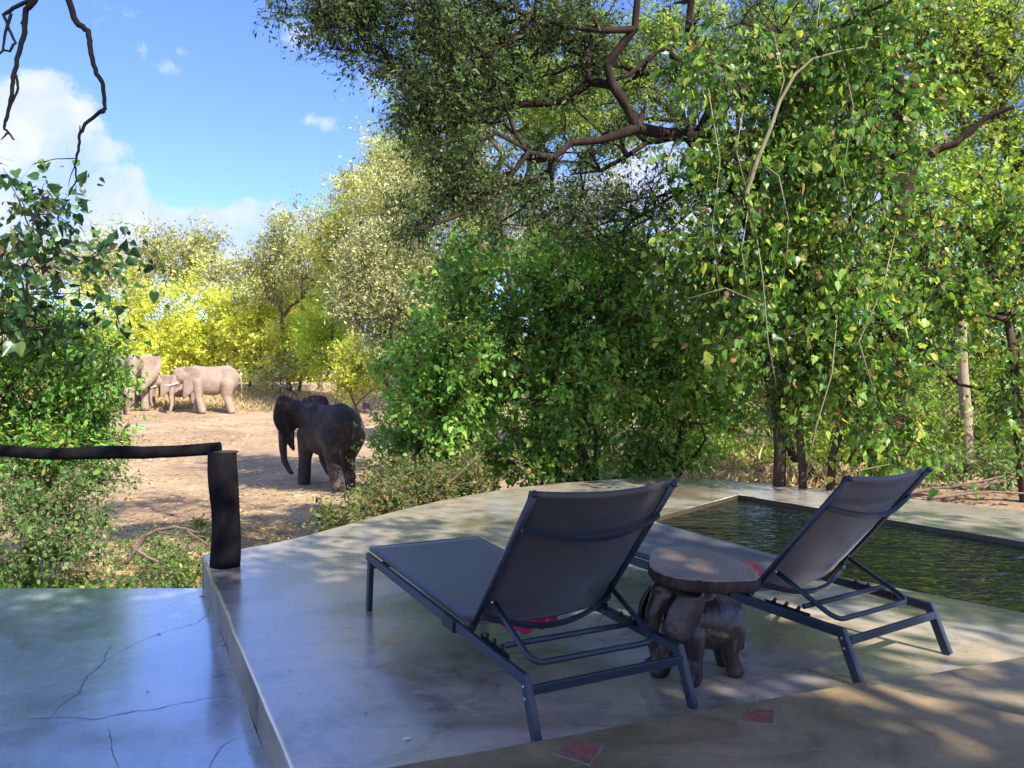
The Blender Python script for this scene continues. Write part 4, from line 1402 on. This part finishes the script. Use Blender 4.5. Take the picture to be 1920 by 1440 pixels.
# --- far trees behind the thicket
for lab, u, y, bl in [
    ('olive green tree on the skyline left of centre of the clearing', 215, 84, [(215, 500, 84, 75, 60, 4, 60), (170, 520, 84, 60, 50, 4, 40)]),
    ('feathery olive tree on the skyline behind the highest yellow bush', 300, 80, [(295, 490, 80, 60, 55, 3.5, 60)]),
    ('pointed olive tree on the skyline above the dusty elephants', 365, 82, [(370, 485, 82, 45, 60, 3.2, 60), (420, 520, 80, 40, 40, 3, 30)]),
    ('low olive tree on the skyline at the far left edge of the picture', 60, 86, [(60, 500, 86, 110, 60, 4, 70)])]:
    plant('olive_tree', lab, 'tree', gb(u, y), [B(*b) for b in bl], M['lf_olive'], M['bark_grey'], 'lance', .42, 10, 7, 1.6, .0, .4,
          trunk_r=.25, tip_r=.02, seg=1.3, group='olive trees on the far skyline', nside=3)
# --- trees in the middle distance
mid = [
    ('round olive tree with sky behind it, left of the tall pale trees', 545, 56, [(545, 460, 56, 65, 60, 3, 95), (505, 520, 56, 55, 60, 3, 70), (600, 500, 54, 60, 60, 3, 70)], 'lf_olive', .26),
    ('yellow topped tree leaning out over the clearing below the clouds', 690, 46, [(680, 370, 46, 75, 85, 3, 130), (620, 440, 46, 60, 50, 2.4, 70), (725, 310, 46, 50, 60, 2.4, 70), (650, 500, 46, 60, 50, 2.4, 60)], 'lf_yolive', .20),
    ('tall pale grey green tree between the yellow topped tree and the dark canopy', 790, 42, [(760, 360, 42, 90, 120, 3.5, 170), (850, 400, 42, 110, 150, 3.5, 210), (710, 460, 42, 80, 90, 3, 120), (950, 400, 43, 90, 160, 3.5, 130)], 'lf_grey', .2),
    ('grey green tree with dry leaves above the near elephant', 790, 19, [(745, 560, 18.5, 75, 75, 1.5, 150), (715, 610, 18.5, 40, 40, 1.0, 40), (690, 475, 18, 50, 60, 1.0, 90), (662, 560, 17.8, 32, 42, .9, 50), (810, 520, 19, 80, 90, 1.6, 150), (780, 640, 18.5, 70, 80, 1.3, 100)], 'lf_grey', .085),
    ('tall olive tree just behind the left half of the dark canopy, shading the sand', 900, 18, [(810, 230, 18, 80, 80, 1.8, 120), (950, 190, 18, 140, 120, 2.2, 190), (1090, 230, 18.5, 110, 110, 2.0, 110), (860, 90, 18, 120, 90, 2.0, 110)], 'lf_back', .10),
    ('dark olive tree low in the gap behind the lime bush', 600, 62, [(590, 540, 62, 80, 60, 3, 80), (490, 560, 64, 60, 50, 3, 50)], 'lf_olive', .28),
]
for lab, u, y, bl, lm, s in mid:
    plant('clearing_tree', lab, 'tree', gb(u, y), [B(*b) for b in bl], M[lm], M['bark_grey'], 'lance' if lm != 'lf_lime' else 'oval', s, 10, 7, .9 if y > 30 else .45, .05, .4,
          trunk_r=.22 if y > 30 else .12, tip_r=.014 if y > 30 else .007, seg=.9 if y > 30 else .5, nside=3)
# --- sunlit wood behind the right hand shrubs
back = [
    ('sunlit yellow green tree in the upper right corner', 1820, 17, [(1830, 120, 17, 180, 200, 2.4, 260), (1700, 60, 17, 140, 120, 2.4, 140), (1930, 330, 17, 120, 160, 2.0, 120)], 'lf_back', .11),
    ('sunlit tree behind the limbs of the dark tree, top centre', 1280, 24, [(1250, 90, 24, 260, 130, 3, 260), (1050, 150, 26, 200, 120, 3, 140), (1480, 120, 24, 160, 160, 3, 140)], 'lf_back', .13),
    ('sunlit tree seen through the vines right of the pale trunk', 1880, 20, [(1880, 560, 20, 160, 170, 2.5, 200), (1760, 700, 20, 140, 120, 2, 130)], 'lf_back', .11),
    ('sunlit tree behind the middle of the vine curtain', 1560, 25, [(1560, 480, 25, 200, 130, 3, 170), (1420, 760, 25, 260, 110, 2, 170)], 'lf_back', .13),
    ('pale dry tree glimpsed behind the top of the big green shrub', 1080, 28, [(1050, 450, 28, 200, 110, 3, 130), (1200, 640, 28, 200, 120, 2.5, 120)], 'lf_grey', .14),
]
for lab, u, y, bl, lm, s in back:
    plant('background_tree', lab, 'tree', gb(u, y), [B(*b) for b in bl], M[lm], M['bark_brown'], 'oval', s, 9, 7, .6, .1, .4, trunk_r=.16, tip_r=.01, seg=.7, nside=3)
# low sunlit undergrowth behind
plant('undergrowth_bush', 'sunlit bushy growth seen under and behind the large green shrub', 'bush', gb(1010, 18), [B(880, 790, 18, 110, 75, 1.3, 120), B(1060, 800, 17.5, 120, 75, 1.3, 130), B(960, 680, 18.5, 150, 70, 1.3, 90)],
      M['lf_bush'], M['bark_grey'], 'oval', .10, 8, 6, .4, .1, .4, trunk_r=.05, tip_r=.006, seg=.5, crown='foliage', trunk='stems', nside=3)
plant('undergrowth_bush', 'green bushy growth behind the slim trunks and the pale trunk', 'bush', gb(1640, 17.5), [B(1580, 790, 17.5, 130, 80, 1.3, 130), B(1740, 780, 18, 130, 80, 1.3, 110), B(1890, 760, 18.5, 90, 100, 1.3, 90), B(1330, 780, 18, 130, 70, 1.3, 110)],
      M['lf_back'], M['bark_grey'], 'oval', .095, 8, 6, .4, .1, .4, trunk_r=.05, tip_r=.006, seg=.5, crown='foliage', trunk='stems', nside=3)
for lab, u, y, bl in [
    ('low tangle of dry yellow bushes behind the right end of the pool', 1780, 14.5, [(1700, 860, 15, 140, 60, 1.2, 110), (1880, 820, 15, 120, 90, 1.2, 110)]),
    ('low dry yellow bushes behind the thin trunks', 1450, 15.5, [(1480, 860, 16, 160, 60, 1.2, 120), (1280, 860, 16, 160, 50, 1.2, 100)])]:
    plant('undergrowth_bush', lab, 'bush', gb(u, y), [B(*b) for b in bl], M['lf_back'], M['bark_grey'], 'oval', .085, 8, 6, .35, .1, .4, trunk_r=.03, tip_r=.006, seg=.4,
          crown='foliage', trunk='stems', nside=3)

# --- the big dark tree that reaches over the clearing
TY = 10.5
tb = gb(1660, 12.2)
limb = lambda l, y0, y1: [at(u, v, y0 + (y1 - y0) * i / (len(l) - 1)) for i, (u, v) in enumerate(l)]
limbs = [
    ([tb, at(1668, 700, 12.2), at(1655, 520, 12.2), at(1690, 340, 12.0)], .26, .20),
    (limb([(1690, 340), (1620, 305), (1550, 275), (1450, 262), (1360, 255), (1250, 252), (1195, 240)], 12, 9.6), .145, .068),
    (limb([(1195, 240), (1175, 200), (1148, 160), (1138, 120), (1165, 85), (1190, 55), (1195, 0), (1215, -80)], 9.6, 9.2), .062, .036),
    (limb([(1190, 52), (1130, 57), (1060, 48), (1000, 30), (930, 10), (850, -20)], 9.3, 8.8), .042, .025),
    (limb([(1195, 240), (1130, 262), (1070, 268), (1035, 298), (1005, 300), (985, 280), (965, 250)], 9.6, 9.0), .05, .024),
    (limb([(1035, 298), (990, 285), (965, 320), (935, 360), (905, 385), (860, 405), (820, 420)], 9.2, 8.7), .035, .018),
    (limb([(985, 280), (930, 250), (895, 270), (875, 310), (850, 330)], 9.0, 8.7), .025, .012),
    (limb([(1690, 340), (1700, 200), (1640, 60), (1600, -100)], 12, 11), .16, .07),
    (limb([(1450, 262), (1400, 180), (1310, 140), (1290, 60), (1310, -60)], 11, 10.4), .07, .04),
    (limb([(1310, 140), (1240, 90), (1180, 140), (1150, 150)], 10.6, 10), .04, .025),
    (limb([(1550, 275), (1430, 300), (1330, 320), (1290, 350), (1230, 370)], 11.5, 10.6), .06, .02),
    (limb([(1690, 340), (1720, 290), (1790, 270), (1850, 220), (1900, 200)], 12, 11.5), .08, .03),
    (limb([(1000, 30), (960, 80), (880, 110), (800, 110)], 9, 8.4), .03, .012),
]
bl = [B(590, 20, 8.6, 75, 42, .7, 52), B(700, -10, 8.8, 100, 85, .8, 85), B(800, 60, 9, 95, 90, 1.0, 95), B(790, 205, 9, 62, 45, .9, 46), B(880, 160, 9, 80, 80, 1.0, 75), B(960, 60, 9.5, 130, 100, 1.1, 115),
      B(1080, 100, 10, 130, 110, 1.1, 90), B(860, 330, 9, 90, 55, .8, 55), B(780, 410, 8.9, 55, 32, .6, 22), B(950, 350, 9.5, 110, 55, .9, 30), B(1060, 400, 10.5, 130, 70, 1.0, 60), B(1170, 420, 11, 120, 70, 1.0, 55), B(1120, 250, 10.5, 120, 70, 1.0, 40), B(700, 90, 9, 90, 50, .8, 40),
      B(1280, 180, 11, 130, 130, 1.2, 42), B(1400, 60, 11.5, 150, 120, 1.2, 45), B(1330, 380, 11.5, 120, 80, 1.0, 40), B(1560, 120, 12, 140, 160, 1.2, 50),
      # crown above the frame
      (-1.2, 9.2, 8.3, 2.2, 2.4, 1.5, 150), (2.0, 9.0, 9.5, 3.2, 3.2, 1.9, 35)]
plant('dark_tree', 'big dark evergreen tree whose crooked limbs reach left across the sky', 'tree', tb, bl, M['lf_dark'], M['bark_dark'], 'lance', .062, 9, 7, .30, .12, .45,
      gap=.36, limbs=limbs, trunk_r=.27, tip_r=.0075, seg=.35, wob=.16, bias=.25)

# --- big green shrub in the middle
plant('green_shrub', 'large mid green shrub right of the near elephant, behind the terrace', 'shrub', gb(1090, 12.3),
      [B(960, 620, 12.3, 190, 150, 1.3, 270), B(1090, 560, 12.6, 150, 120, 1.2, 170), B(890, 570, 13, 100, 85, 1.0, 85), B(1090, 730, 12.2, 170, 110, 1.0, 150), B(900, 470, 13, 80, 60, .8, 40),
       B(1130, 520, 13, 110, 90, 1.0, 70), B(830, 730, 12, 110, 110, 1.0, 120), B(1180, 640, 12.3, 110, 130, 1.0, 110), B(1040, 480, 13, 90, 50, .8, 45), B(1000, 840, 12.2, 180, 50, .8, 90), B(1200, 520, 12.8, 100, 90, .9, 70), B(1290, 600, 12.8, 80, 110, .8, 60)],
      M['lf_bush'], M['bark_brown'], 'oval', .095, 7, 7, .33, .25, .5,
      limbs=[([gb(1110, 12.3), at(1105, 880, 12.3), at(1075, 790, 12.3), at(1060, 640, 12.4)], .085, .04), ([gb(1110, 12.3), at(1120, 850, 12.3), at(1130, 720, 12.4), at(1160, 560, 12.6)], .07, .03),
             ([gb(1110, 12.3), at(1095, 870, 12.2), at(1040, 800, 12.1), at(900, 700, 12.2)], .06, .03)],
      trunk_r=.1, gap=.38, tip_r=.006, seg=.3, wob=.15, own=150, crown='foliage')
plant('green_shrub', 'bright leaved shrub hanging over the rump of the near elephant', 'shrub', gb(800, 13.2),
      [B(805, 750, 13.2, 85, 100, .9, 130), B(768, 840, 13, 60, 60, .7, 70), B(810, 660, 13.6, 75, 80, .9, 80), B(830, 870, 12.6, 100, 50, .8, 90)],
      M['lf_bush'], M['bark_brown'], 'oval', .085, 7, 7, .30, .2, .5, trunk_r=.06, tip_r=.006, seg=.3, crown='foliage', trunk='stems')
plant('mixed_shrub', 'low brownish shrub with orange dead leaves along the left rim of the terrace', 'shrub', gb(760, 9.6),
      [B(770, 908, 9.8, 90, 32, .5, 60), B(700, 945, 8.9, 60, 24, .4, 40), B(640, 975, 8.4, 40, 16, .3, 16), B(880, 890, 10.6, 110, 35, .5, 60)],
      M['lf_mixed'], M['stick'], 'oval', .055, 7, 6, .22, .15, .5, trunk_r=.02, tip_r=.004, seg=.25, crown='foliage', trunk='stems')
plant('green_shrub', 'leafy young shrub between the thin trunks and the big green shrub', 'shrub', gb(1260, 12.6),
      [B(1260, 740, 12.8, 110, 110, .9, 90), B(1340, 700, 12.8, 100, 120, .9, 80), B(1240, 860, 12.6, 130, 40, .7, 55)], M['lf_bush'], M['bark_brown'], 'oval', .09, 7, 6, .32, .3, .5,
      trunk_r=.04, tip_r=.006, seg=.3, crown='foliage', trunk='stems')

# --- thin trunks behind the pool with the vine hung over them
vine_l = [
    ([gb(1462, 10.6), at(1460, 800, 10.6), at(1440, 700, 10.6), at(1420, 560, 10.4), at(1400, 420, 10.2), at(1425, 330, 10)], .085, .045),
    ([gb(1505, 10.4), at(1500, 830, 10.4), at(1492, 740, 10.4), at(1500, 600, 10.4), at(1455, 480, 10.3), at(1410, 400, 10.2)], .055, .04),
    ([gb(1550, 10.2), at(1560, 860, 10.2), at(1580, 790, 10.2), at(1600, 745, 10.1), at(1640, 650, 10)], .055, .035),
]
plant('vine_tree', 'slim tree of three trunks behind the pool, wrapped in big leaved creeper', 'tree', gb(1462, 10.6),
      [B(1480, 330, 9.8, 150, 110, .9, 125), B(1600, 250, 9.8, 130, 130, .9, 110), B(1420, 150, 9.8, 110, 110, .8, 60), B(1560, 60, 9.6, 170, 90, .9, 120), B(1350, 330, 9.6, 80, 100, .7, 50),
       B(1300, 470, 9.8, 80, 90, .7, 48), B(1460, 520, 9.8, 150, 110, .9, 140), B(1600, 520, 9.9, 140, 120, .9, 140), B(1520, 650, 10, 150, 80, .9, 95), B(1640, 690, 10, 90, 90, .8, 60), B(1390, 600, 10, 90, 80, .8, 60),
       B(1330, 130, 9.6, 60, 70, .6, 26), B(1680, 130, 9.8, 80, 100, .8, 45), B(1440, 760, 10.3, 60, 30, .4, 12), B(1620, 830, 10.2, 70, 40, .4, 22), B(1690, 800, 10, 70, 60, .5, 30)],
      M['lf_vine'], M['bark_brown'], 'heart', .082, 5, 6, .46, .8, .15, keep=lambda C: ~((abs(C[:, 0] / C[:, 1] * FPX + 960 - 1812) < 62) & (720 - (C[:, 2] - CAM_H) / C[:, 1] * FPX > 585)), gap=.56, limbs=vine_l, trunk_r=.09, tip_r=.007, seg=.3, wob=.15, own=280, crown='foliage')
plant('green_shrub', 'fine leaved green tree behind the big leaved creeper and the three thin trunks', 'tree', gb(1540, 12.8),
      [B(1420, 520, 12.6, 150, 150, 1.0, 130), B(1600, 420, 12.8, 160, 160, 1.0, 150), B(1520, 200, 12.8, 170, 130, 1.0, 110), B(1680, 600, 12.6, 120, 120, .9, 100), B(1360, 330, 12.6, 100, 110, .8, 60), B(1560, 700, 12.8, 150, 60, .8, 60)],
      M['lf_bush'], M['bark_brown'], 'broad', .072, 7, 7, .33, .25, .45, trunk_r=.07, tip_r=.006, seg=.35, gap=.36)
# long pale creeper stem
cs = MB(); q = limb([(1415, 420), (1400, 360), (1420, 300), (1445, 240), (1462, 190), (1490, 140), (1525, 110), (1580, 95), (1625, 88)], 9.0, 8.9)
cs.tube([tuple(p) for p in q], [.03, .03, .026, .024, .02, .018, .014, .01, .006], 8)
for l, r_ in [([(1400, 360), (1380, 280), (1395, 200)], .008), ([(1445, 240), (1470, 150), (1450, 60)], .009), ([(1420, 300), (1460, 330), (1480, 420), (1470, 520)], .008),
              ([(1415, 420), (1430, 520), (1440, 640), (1455, 720)], .007), ([(1490, 140), (1530, 60), (1540, -20)], .007), ([(1410, 400), (1370, 390), (1330, 420)], .006),
              ([(1405, 380), (1390, 470), (1405, 560)], .007), ([(1570, 60), (1600, 200), (1580, 330), (1610, 470)], .006), ([(1330, 180), (1350, 300), (1335, 430), (1350, 560)], .006),
              ([(1640, 740), (1610, 640), (1655, 540), (1680, 430)], .009), ([(1510, 900), (1530, 800), (1560, 700), (1570, 590)], .008), ([(1290, 560), (1360, 540), (1440, 575)], .006), ([(1560, 900), (1620, 880), (1670, 870)], .006)]:
    q = limb(l, 9.0, 9.0); cs.tube([tuple(p) for p in q], [r_] * (len(q) - 1) + [r_ * .4], 6)
o = cs.build('climbing_vine', M['stem']); o.name = 'climbing_vine'; setp(o, 'pale bare creeper stem climbing up across the vine leaves', 'vine')
# right hand leafy mass
plant('creeper_shrub', 'dark leafy shrub hanging over the right edge above the pool', 'shrub', gb(1900, 11),
      [B(1790, 520, 10.8, 120, 120, .9, 130), B(1880, 430, 10.6, 110, 130, .9, 110), B(1870, 640, 10.4, 90, 90, .8, 70), B(1760, 640, 11, 90, 90, .8, 60), B(1900, 760, 10, 60, 80, .6, 40), B(1720, 420, 11, 80, 110, .8, 60)],
      M['lf_vine'], M['bark_brown'], 'heart', .078, 4, 5, .36, .7, .15, keep=lambda C: ~((abs(C[:, 0] / C[:, 1] * FPX + 960 - 1812) < 62) & (720 - (C[:, 2] - CAM_H) / C[:, 1] * FPX > 585)), gap=.42, trunk_r=.08, tip_r=.006, seg=.35, crown='foliage',
      limbs=[([gb(1925, 10.2), at(1912, 850, 10.2), at(1905, 720, 10.2), at(1890, 600, 10.4), at(1850, 480, 10.6)], .075, .04)])
# pale trunk on the right
tr = empty('pale_tree', gb(1812, 14.5), label='straight pale sunlit tree trunk standing behind the right end of the pool', cat='tree')
b0 = np.array(gb(1812, 14.5))
q = [b0] + [at(u, v, 14.5) for u, v in [(1815, 860), (1812, 780), (1805, 700), (1802, 620), (1808, 520), (1800, 440)]]
m = MB(); m.tube([tuple(p - b0) for p in q], [.13, .10, .098, .095, .09, .07, .04], 14)
m.tube([tuple(at(1806, 560, 14.5) - b0), tuple(at(1775, 500, 14.4) - b0), tuple(at(1700, 380, 14.2) - b0)], [.07, .05, .02], 8)
m.build('trunk', M['bark_pale'], tr)
pos, ax, cl, tw = sprays(*in_blobs([(b0[0], 14.5, 4.6, 1.6, 1.3, 1.1, 80)]), 8, 7, .5, .1)
link('crown', leaf_mesh(pos - b0, ax, .11 * (.6 + .8 * rng.random(len(pos))), 'oval', .4, cl), M['lf_back'], tr)

# --- left shrub with dark heart leaves, coloured darker still as if backlit
plant('left_shrub', 'tall dark leaved shrub at the left edge, reaching up into the clouds', 'shrub', gb(30, 9.2),
      [B(30, 360, 8.6, 55, 45, .5, 7), B(95, 400, 8.6, 60, 50, .5, 8), B(20, 470, 8.8, 70, 50, .7, 10), B(215, 465, 8.6, 60, 16, .3, 5), B(110, 500, 8.8, 80, 40, .6, 8), B(40, 570, 9, 100, 50, .7, 16), B(195, 560, 8.6, 30, 30, .4, 3)],
      M['lf_left'], M['bark_brown'], 'heart', .10, 3, 5, .50, .5, .3, gap=.1, trunk_r=.03, tip_r=.0035, seg=.3, wob=.14, own=200, crown='foliage', trunk='stems')
plant('left_shrub', 'dense green shrub in front of the hidden elephants, left of the clearing', 'shrub', gb(60, 10.2),
      [B(70, 640, 10, 120, 80, .9, 120), B(60, 740, 10, 140, 90, .9, 150), B(150, 720, 9.8, 60, 90, .6, 60), B(60, 830, 10, 140, 60, .8, 110), B(190, 690, 9.6, 38, 60, .4, 18), B(150, 830, 9.6, 60, 40, .5, 30), B(-60, 600, 10, 100, 120, .9, 60)],
      M['lf_bush'], M['bark_brown'], 'oval', .075, 6, 7, .27, .3, .5, gap=.36, trunk_r=.05, tip_r=.0045, seg=.3, crown='foliage', trunk='stems')
plant('left_shrub', 'low grey green shrub beneath the charred handrail', 'shrub', gb(90, 9.6),
      [B(70, 900, 9.4, 130, 50, .7, 110), B(170, 900, 9.4, 55, 45, .5, 40), B(50, 970, 8.8, 100, 45, .5, 70), B(150, 960, 8.9, 60, 35, .5, 40), B(30, 1030, 8.0, 90, 45, .5, 60), B(130, 1020, 8.3, 60, 30, .4, 30)],
      M['lf_scrub'], M['stick'], 'oval', .055, 6, 6, .2, .2, .5, gap=.42, trunk_r=.025, tip_r=.004, seg=.25, crown='foliage', trunk='stems')

for lab, u, v, y, w_, h_ in [
    ('sparse grey scrub beneath the end of the handrail', 270, 900, 11.5, 1.0, .32), ('straggling scrub on the sand left of the post', 330, 940, 10.2, .8, .28),
    ('twiggy scrub left of the dead branch', 190, 1000, 8.6, .7, .30), ('low scrub right of the post, before the clearing', 500, 960, 9.8, .55, .22),
    ('scrub creeping out from the terrace rim toward the near elephant', 590, 945, 11.2, .6, .20)]:
    x = geo(u, y); z0 = float(gz(x, y))
    plant('scrub_bush', lab, 'bush', (x, y, z0 - .02), [(x, y, z0 + h_ * .8, w_, .7, h_, 60)], M['lf_scrub'], M['stick'], 'oval', .045, 5, 6, .2, .15, .5,
          trunk_r=.015, tip_r=.004, seg=.2, gap=.4, crown='foliage', trunk='stems', nside=3, group='scrub on the bank')
plant('mixed_shrub', 'leafy low shrub behind the dead branches at the right edge', 'shrub', gb(1870, 11.6),
      [B(1880, 870, 11.6, 90, 45, .6, 60), B(1760, 880, 12, 70, 30, .6, 40)], M['lf_scrub'], M['stick'], 'oval', .06, 6, 6, .25, .15, .5, trunk_r=.02, tip_r=.004, seg=.25, gap=.35, crown='foliage', trunk='stems')

# --- weeds and creepers on the bank below the deck
weeds = [(40, 1010, 8.0, 'low leafy weed at the left edge below the handrail'), (110, 980, 8.4, 'broad leaved weed under the low grey green shrub'), (130, 1050, 7.7, 'weed clump against the far edge of the lower deck, left part'),
         (215, 1035, 8.0, 'yellowing weed clump left of the dead branch'), (60, 1075, 7.2, 'dark weed hanging over the left of the lower deck edge'), (285, 1055, 7.8, 'weed at the root of the dead branch'), (330, 930, 9.6, 'low weed patch left of the charred post'),
         (470, 975, 9.2, 'weed clump just right of the charred post'), (480, 1030, 7.4, 'weed clump by the rim of the terrace, near the post'), (600, 985, 8.2, 'weeds against the curved rim of the terrace'),
         (300, 905, 10.6, 'upright blue green sprout standing alone on the sand'), (375, 880, 13.5, 'small round weed on the bare sand beyond the handrail'), (240, 1000, 8.4, 'grey green weed behind the dead branch'), (390, 1040, 7.7, 'leafy weed left of the post near the ground'),
         (20, 930, 8.8, 'large leaved weed at the left edge above the others'), (540, 950, 10.5, 'straggling weed left of the terrace rim'), (180, 1085, 7.0, 'creeping weed along the middle of the deck edge'), (330, 1085, 7.0, 'creeping weed near the corner of the deck')]
for u, v, y, lab in weeds:
    x = geo(u, y); z0 = float(gz(x, y))
    up = .28 if 'upright' in lab else .2
    w = .14 if 'upright' in lab or 'round' in lab else .42
    plant('weed', lab, 'weed', (x, y, z0 - .02), [(x, y, z0 + up * 1.05, w, w * .8, up, 22 if w < .2 else 55)], M['lf_weed'], M['stem'], 'oval', .065 if y < 9.5 else .05, 4, 5, .13, .1, .55,
          trunk_r=.006, tip_r=.002, seg=.12, crown='foliage', trunk='stems', group='weeds on the bank', twigs=False, nside=3)

# ------------------------------------------------------------------ scattered ground litter and grass (nobody could count it)
def scatter(name, n, region, mat, shape, size, tilt, label, cat, jitter=.3, dens=None):
    P = []
    while sum(len(p) for p in P) < n:
        x = rng.uniform(region[0], region[1], n); y = rng.uniform(region[2], region[3], n)
        k = np.ones(n, bool) if dens is None else (rng.random(n) < dens(x, y))
        P.append(np.stack([x[k], y[k]], 1))
    P = np.concatenate(P)[:n]
    z = gz(P[:, 0], P[:, 1])
    pos = np.stack([P[:, 0], P[:, 1], z + .004], 1)
    az = rng.uniform(0, 2 * np.pi, n)
    ax = np.stack([np.cos(az), np.sin(az), np.abs(rng.normal(size=n)) * tilt], 1)
    o = link(name, leaf_mesh(pos, ax, size * (.5 + rng.random(n)), shape, .6, name=name), mat)
    return setp(o, label, cat, kind='stuff')


def clumpy(fx, fy, th):
    def f(x, y):
        s = np.sin(x * fx + 2.1 * np.sin(y * fy * .7)) * np.sin(y * fy + 1.3 * np.sin(x * fx * .6)) * .5 + .5
        return np.clip((s - th) * 2.5, .03, 1)
    return f


scatter('dry_grass', 16000, (-26, -6, 47, 60), M['lf_straw'], 'blade', .38, 2.2, 'dry straw coloured grass at the far side of the clearing', 'grass', dens=clumpy(.5, .5, .2))
scatter('straw_litter', 60000, (-8, 1.5, 6.2, 18), M['lf_straw'], 'blade', .13, .25, 'dry straw and stalks littering the sandy bank', 'litter', dens=lambda x, y: clumpy(1.2, 1.1, .3)(x, y) * np.clip((17 - y) / 8, .05, 1))
scatter('leaf_litter', 42000, (-8, 12, 6.5, 20), M['lf_dry'], 'lance', .06, .3, 'brown dead leaves lying under the shrubs', 'litter', dens=lambda x, y: np.where(x > -1.5, 1, .25) * clumpy(.9, 1.2, .2)(x, y))
scatter('green_cover', 30000, (-8, -1.0, 6.1, 11.5), M['lf_weed'], 'broad', .045, .6, 'low green creeping growth on the bank below the deck', 'ground cover', dens=lambda x, y: clumpy(1.6, 1.4, .35)(x, y) * np.clip((11.5 - y) / 4, .1, 1))
scatter('clearing_litter', 7000, (-22, -1, 17, 47), M['lf_straw'], 'blade', .2, .12, 'scattered stalks on the sand of the clearing', 'litter', dens=clumpy(.5, .6, .4))
scatter('yellow_undergrowth', 15000, (-1, 16, 11.5, 22), M['lf_straw'], 'blade', .26, 1.5, 'tangled dry yellow undergrowth behind the pool', 'undergrowth', dens=lambda x, y: np.clip((x - .5) / 2, 0, 1) * clumpy(.8, .9, .2)(x, y))


# ------------------------------------------------------------------ dead wood
def stick(name, label, cat, pts, r0, r1, mat, group=None, extra=()):
    m = MB()
    def one(ps, a, b):
        f = []
        for i in range(len(ps) - 1):
            for j in range(4):
                t = j / 4; p = Vector(ps[i]).lerp(Vector(ps[i + 1]), t)
                f.append(p + Vector((random.gauss(0, 1), random.gauss(0, 1), random.gauss(0, 1))) * a * .13)
        f.append(Vector(ps[-1]))
        m.tube(f, [a + (b - a) * i / (len(f) - 1) for i in range(len(f))], 8)
    one(pts, r0, r1)
    for ps, a, b in extra: one(ps, a, b)
    o = m.build(name, mat)
    return setp(o, label, cat, group)


A_ = lambda l, y: [tuple(at(u, v, y)) for u, v in l]
stick('dead_branch', 'curved bare dead branch arching over the weeds left of the charred post', 'branch', A_([(236, 1056), (255, 1030), (272, 1004), (295, 993), (325, 988), (348, 992), (362, 1004), (392, 1022)], 7.6), .022, .009, M['stick'],
      extra=[(A_([(256, 1030), (275, 1043), (298, 1054)], 7.55), .018, .012), (A_([(348, 992), (370, 998), (385, 995)], 7.6), .012, .005), (A_([(290, 996), (330, 1003), (385, 1006)], 7.7), .01, .004)])
for k, (l, y, lab) in enumerate([
        ([(1700, 925), (1760, 915), (1830, 905), (1880, 893)], 9.6, 'longest grey dead branch in the pile beyond the pool'), ([(1740, 935), (1790, 928), (1860, 922), (1925, 925)], 9.3, 'dead branch lowest in the pile beyond the pool'),
        ([(1720, 905), (1780, 912), (1850, 908), (1910, 896)], 10, 'crooked dead branch at the back of the pile beyond the pool'), ([(1770, 940), (1830, 915), (1870, 900)], 9.5, 'dead branch lying steeply across the pile beyond the pool'),
        ([(1690, 918), (1730, 893), (1770, 880)], 10.2, 'thin dead branch at the left of the pile beyond the pool')]):
    stick('dead_branch', lab, 'branch', A_(l, y), .024, .009, M['stick'], 'dead branches heaped beyond the pool')
stick('dead_branch', 'thin pale stick poking up from the shrub along the terrace rim', 'branch', A_([(800, 945), (830, 915), (870, 880), (895, 855)], 9.6), .012, .005, M['stick'])

# bare twigs hanging down at the top left
stick('hanging_branch', 'long crooked bare branch hanging down from the top, second from left', 'branch', A_([(118, -60), (128, 0), (143, 42), (165, 58), (170, 92), (178, 130), (194, 160), (197, 205), (165, 228), (150, 250), (147, 282), (141, 310), (143, 335), (128, 368)], 5.2),
      .023, .004, M['char'], extra=[(A_([(140, 297), (105, 298), (60, 308)], 5.2), .004, .002), (A_([(141, 310), (132, 330), (128, 350)], 5.2), .004, .0015), (A_([(150, 250), (150, 235)], 5.2), .007, .003), (A_([(197, 208), (188, 212)], 5.2), .012, .008)])
stick('hanging_branch', 'bare looped branch hanging in the top left corner', 'branch', A_([(75, -50), (66, 0), (48, 20), (45, 60), (35, 100), (25, 145), (22, 180), (14, 215), (8, 240), (18, 252), (27, 262)], 4.9),
      .020, .005, M['char'], extra=[(A_([(60, 0), (30, 12), (6, 28), (18, 55), (28, 80), (18, 97), (4, 92)], 4.9), .013, .006), (A_([(22, 25), (10, 60), (6, 95), (-8, 106)], 4.9), .010, .005),
                                        (A_([(30, 140), (34, 165), (22, 195), (12, 228)], 4.9), .009, .005), (A_([(14, 250), (2, 262)], 4.9), .007, .003), (A_([(48, 25), (40, 45), (50, 52)], 4.9), .008, .004)])

# --- tree that shades the terrace from behind, right of the camera
plant('shade_tree', 'leafy tree whose crown spreads over the terrace, its dappled shade on the floor', 'tree', (7.4, -4.6, -.3),
      [(1.6, -1.2, 6.0, 3.0, 2.2, .8, 330), (4.3, -.8, 6.3, 2.0, 2.3, .8, 165), (6.6, -.7, 6.1, 1.7, 2.2, .8, 42), (8.4, .8, 6.3, 2.0, 2.2, .8, 45), (5.6, -3.2, 6.2, 2.3, .9, .7, 150)],
      M['lf_dark'], M['bark_dark'], 'broad', .18, 7, 6, .55, .1, .7, trunk_r=.28, tip_r=.01, seg=.7, nside=3)

print('triangles', sum(sum(len(p.vertices) - 2 for p in me.polygons) if len(me.polygons) < 3000 else len(me.polygons) for me in bpy.data.meshes))
